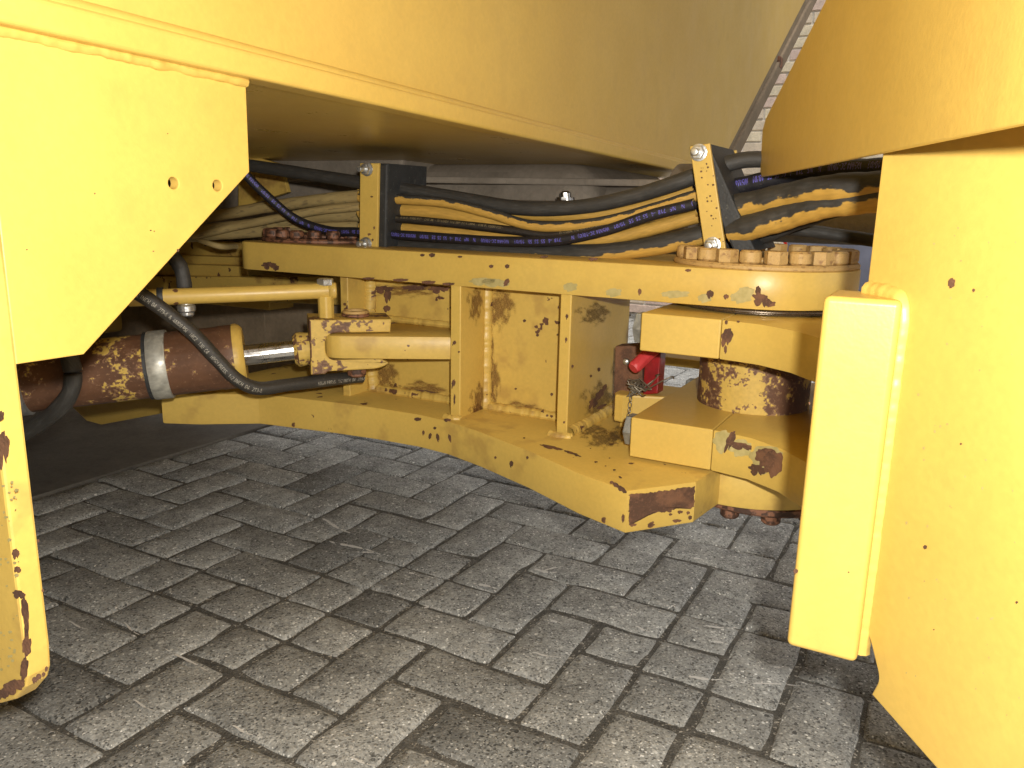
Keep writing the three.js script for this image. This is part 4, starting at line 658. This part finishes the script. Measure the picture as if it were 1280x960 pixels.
// ---------------------------------------------------------------- red locking pin with wire, yellow lug
{
  const z = -1.09, b = onZ(790, 495, z), t = thing('locking_pin', 'red capped locking pin on a rusty steel bracket beside the pivot', 'locking pin', [b.x, b.y, z]);
  const q = (x, y, zz = z) => { const p = onZ(x, y, zz); return [p.x, p.y]; };
  part('bracket', plateXY([q(769, 433), q(803, 431), q(803, 495), q(767, 494)], z - 0.03, z, 0.0015), M.rust, t);
  part('red_plate', plateXY([q(806, 446, z + 0.004), q(826, 436, z + 0.004), q(822, 492, z + 0.004), q(803, 494, z + 0.004)], z - 0.022, z + 0.004, 0.002), M.red, t);
  const a = onZ(791, 461, z + 0.05), e = onZ(826, 428, z + 0.004);
  part('red_handle', turned([[0, 0], [0.0075, 0.0004], [0.0092, 0.003], [0.0094, 0.006], [0.0094, 0.075], [0, 0.075]], a, e, 24), M.redFaded, t, { crease: 0.7 });
  const w1 = onZ(783, 452, z + 0.006); part('rivet', turned([[0, 0], [0.004, 0.001], [0.0052, 0.004], [0, 0.004]], w1.clone().add(V(0, 0, 0.004)), w1, 16), M.zinc, t);
  const wires = [];
  const s0 = seed; for (let k = 0; k < 9; k++) { const pts = []; for (let i = 0; i < 7; i++) { const p = onZ(792 + rr(-10, 16) + (k > 6 ? i * 7 : 0), 488 + rr(-14, 8) + (k > 6 ? -6 : 0), z + 0.03 + rr(-0.01, 0.012)); pts.push(p); } wires.push(new THREE.TubeGeometry(new THREE.CatmullRomCurve3(pts), 40, 0.0009, 5)); }
  const wt = thing('locking_wire', 'tangled thin steel wire hanging below the red pin', 'wire', [b.x, b.y, z]);
  part('wire_tangle', wires, M.wire, wt);
  const links = []; for (let i = 0; i < 6; i++) { const p = onZ(789 - i * 0.8, 492 + i * 7, z + 0.034); const g = new THREE.TorusGeometry(0.0035, 0.0008, 6, 14); g.scale(0.7, 1.2, 1); if (i % 2) g.rotateY(1.3); g.translate(p.x, p.y, p.z); links.push(g); }
  part('chain', links, M.wire, wt);
  // lug under the bracket
  const l = onZ(776, 512, -1.06), lug = thing('yellow_lug', 'small yellow lug with rounded nose below the red locking pin', 'bracket', [l.x, l.y, -1.1]);
  const yt = onZ(776, 494, -1.06).y, yb = 0.3835, xl = onZ(763, 510, -1.06).x;
  part('lug_body', plateXZ([[xl, -1.16], [xl, -1.075], [xl + 0.006, -1.062], [xl + 0.018, -1.06], [xl + 0.03, -1.07], [-0.30, -1.10], [-0.30, -1.16]], 0.397, yt, 0.003), M.paint, lug);
  part('lug_foot', box(xl + 0.006, -0.35, 0.3825, 0.397, -1.155, -1.085, 0.002), M.paintDirty, lug);
}

// ---------------------------------------------------------------- what stands behind: transmission housing, cross beam, guard, bin
{
  const t = thing('gearbox_housing', 'grey grimy gearbox housing in the gap behind the hoses', 'machine part', [-0.9, 0.6, -1.5]);
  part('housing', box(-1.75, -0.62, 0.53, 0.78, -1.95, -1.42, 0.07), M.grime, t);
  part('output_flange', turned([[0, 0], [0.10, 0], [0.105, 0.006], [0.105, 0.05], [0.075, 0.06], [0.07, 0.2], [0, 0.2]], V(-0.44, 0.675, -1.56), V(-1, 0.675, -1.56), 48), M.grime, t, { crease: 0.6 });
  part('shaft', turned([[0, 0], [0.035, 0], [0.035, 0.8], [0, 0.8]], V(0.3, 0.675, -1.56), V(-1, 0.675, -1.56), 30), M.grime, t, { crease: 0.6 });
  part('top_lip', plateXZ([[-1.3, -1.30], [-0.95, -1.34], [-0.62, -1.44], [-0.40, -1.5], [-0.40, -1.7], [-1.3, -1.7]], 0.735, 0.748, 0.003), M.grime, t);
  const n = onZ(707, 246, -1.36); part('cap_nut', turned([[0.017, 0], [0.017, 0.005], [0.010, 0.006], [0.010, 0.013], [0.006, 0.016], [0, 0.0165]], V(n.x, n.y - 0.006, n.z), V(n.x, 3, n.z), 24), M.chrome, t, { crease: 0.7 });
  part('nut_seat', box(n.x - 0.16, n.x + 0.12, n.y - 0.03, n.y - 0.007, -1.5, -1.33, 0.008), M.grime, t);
}
{
  const z = -1.34, q = (x, y, zz = z) => { const p = onZ(x, y, zz); return [p.x, p.y]; };
  const t = thing('rear_cross_beam', 'dirty ochre cross beam with stepped ledges behind the oil pipe', 'machine frame', [-1.5, 0.5, z]);
  part('beam_face', plateXY([q(-80, 345), q(-80, 372), q(215, 376), q(336, 388), q(337, 378), q(440, 382), q(440, 346)], z - 0.2, z, 0.003), M.paintDirty, t);
  let k = 0; for (const [a, b] of [[300, 318], [319, 329], [330, 344]]) { const zz = z - 0.05 + 0.018 * k++; part('ledge', plateXY([q(60, a - 6, zz), q(60, b - 4, zz), q(310, b + 3, zz), q(310, a + 3, zz)], zz - 0.2, zz, 0.003), M.paintDirty, t, { off: k * 0.2 }); }
  part('side_web', plateXY([q(300, 190, -1.3), q(352, 205, -1.3), q(362, 240, -1.3), q(300, 260, -1.3)], -1.305, -1.295, 0.001), M.paintDirty, t);
  part('grey_box', box(-1.75, -1.0, 0.63, 0.79, -1.62, -1.36, 0.01), M.grime, t);  // plain grey-brown box, no particular machine part
  part('added_belly_block', box(-3.8, -2.0, 0.33, 0.80, -1.85, -0.35, 0.02), M.paintDirty, t);  // block added under the rear body to stop light from the left
  part('back_plate', box(-3.0, -1.1, 0.3, 0.80, -1.72, -1.64, 0.004), M.paintDirty, t);
  const g = thing('steel_guard', 'brown grey steel guard plate with a vertical seam behind the cylinder rod', 'guard plate', [-1.4, 0.3, -1.42]);
  const zg = -1.42, seam = onZ(333, 430, zg).x;
  part('guard_panel', box(-2.6, seam - 0.0015, 0.245, 0.53, zg - 0.02, zg, 0.002), M.guard, g);
  part('guard_panel', box(seam + 0.0015, -0.92, 0.245, 0.52, zg - 0.02, zg + 0.0025, 0.002), M.guard, g, { off: 0.3 });
  // yellow flange under the cylinder
  const zf = -1.16, f = thing('lower_flange', 'yellow flange with a slanted corner showing under the rusty cylinder', 'machine frame', [-1.6, 0.3, zf]);
  part('flange_plate', plateXY([q(60, 485, zf), q(92, 511, zf), q(108, 526, zf), q(126, 531, zf), q(260, 506, zf), q(260, 460, zf), q(60, 470, zf)], zf - 0.02, zf, 0.002), M.paint, f);
}
{
  const z = -4.3, a = onZ(985, 300, z), t = thing('grey_bin', 'blue grey bin with a red and white corner strip in front of the brick wall', 'bin', [a.x + 0.5, 0, z]);
  const steel = new THREE.MeshStandardMaterial({ map: texture(256, 0.6, (u, v) => { const g = 0.5 + 0.16 * (fbm(u, v, 6, 4, 1900) - 0.5); return [g * 0.95, g * 0.98, g * 1.12]; }), roughness: 0.5 });
  part('body', plateXY([[a.x, 0.04], [a.x - 0.03, 0.62], [a.x + 1.3, 0.62], [a.x + 1.27, 0.04]], z - 0.55, z, 0.012), steel, t);
  part('lid', box(a.x - 0.05, a.x + 1.32, 0.62, 0.70, z - 0.58, z + 0.02, 0.02), steel, t, { off: 0.4 });
  part('corner_strip', box(a.x - 0.03, a.x - 0.002, 0.40, 0.615, z - 0.002, z + 0.012, 0.002), new THREE.MeshStandardMaterial({ map: texture(64, 0.09, (u, v) => (u + v) % 1 < 0.5 ? [0.78, 0.16, 0.10] : [0.86, 0.84, 0.82]), roughness: 0.5 }), t);
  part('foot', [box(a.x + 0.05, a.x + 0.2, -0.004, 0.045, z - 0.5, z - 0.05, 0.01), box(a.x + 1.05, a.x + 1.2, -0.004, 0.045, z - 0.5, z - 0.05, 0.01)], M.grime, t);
}
{
  const t = thing('added_shade_wall', 'unseen plain wall added to hold sky light off the near side of the machine', 'wall', [0, 0, 2.0]);  // added behind the camera to shade the near side from the sky
  part('masonry', box(-9, 9, -0.1, 6.4, 2.0, 2.3, 0.01), new THREE.MeshStandardMaterial({ map: grimeTex(1970, [0.40, 0.34, 0.30], [0.52, 0.46, 0.41]), roughness: 0.9 }), t);
}
// ---------------------------------------------------------------- unseen blockers added against sky light: hood above, near tyres to either side
{
  const t = thing('added_shade_hood', 'unseen yellow hood added to block sky light above the pivot', 'machine body', [0.6, 1.3, -1.1]);  // stands above the view, added only to block light
  part('blocker_shell', plateXY([[-0.52, 1.78], [-0.52, 2.2], [0.2, 2.45], [1.9, 2.3], [1.9, 1.7], [0.1, 1.7]], -1.95, 0.1, 0.02), M.paint, t);
}
{
  const rubber = new THREE.MeshStandardMaterial({ map: grimeTex(1950, [0.15, 0.15, 0.145], [0.26, 0.255, 0.245]), roughness: 0.85, bumpMap: roughBump, bumpScale: 0.001 });
  const tyre = (x, label) => {  // out of view, added on both sides as light blockers
    const R = 0.68, zc = 0.02, w = 0.25, t = thing('added_tyre', label, 'tyre', [x, 0, zc], 'unseen tyres added to block light');
    const prof = [[0.33, -w + 0.05], [0.36, -w + 0.02], [0.5, -w], [0.6, -w + 0.01], [0.655, -w + 0.05], [0.66, 0], [0.655, w - 0.05], [0.6, w - 0.01], [0.5, w], [0.36, w - 0.02], [0.33, w - 0.05]];
    part('carcass', turned(prof, V(x, R, zc), V(x, R, zc + 1), 56), rubber, t);
    part('rim', turned([[0, 0.08], [0.25, 0.08], [0.3, 0.15], [0.335, 0.19], [0.335, -0.19], [0, -0.19]], V(x, R, zc), V(x, R, zc + 1), 40), M.paint, t);
    for (let i = 0; i < 22; i++) for (const s of [-1, 1]) { const g = box(-0.045, 0.045, 0.64, R - 0.001, s > 0 ? 0.02 : -w + 0.02, s > 0 ? w - 0.02 : -0.02, 0.008); g.rotateZ((i + (s > 0 ? 0.5 : 0)) / 22 * Math.PI * 2); g.translate(x, R, zc); part('tread_block', g, rubber, t); }
  };
  tyre(-1.45, 'unseen black tyre added to block light beside the hanging plate'); tyre(1.35, 'unseen black tyre added to block light beside the side panel');
}
renderer.render(scene, camera);
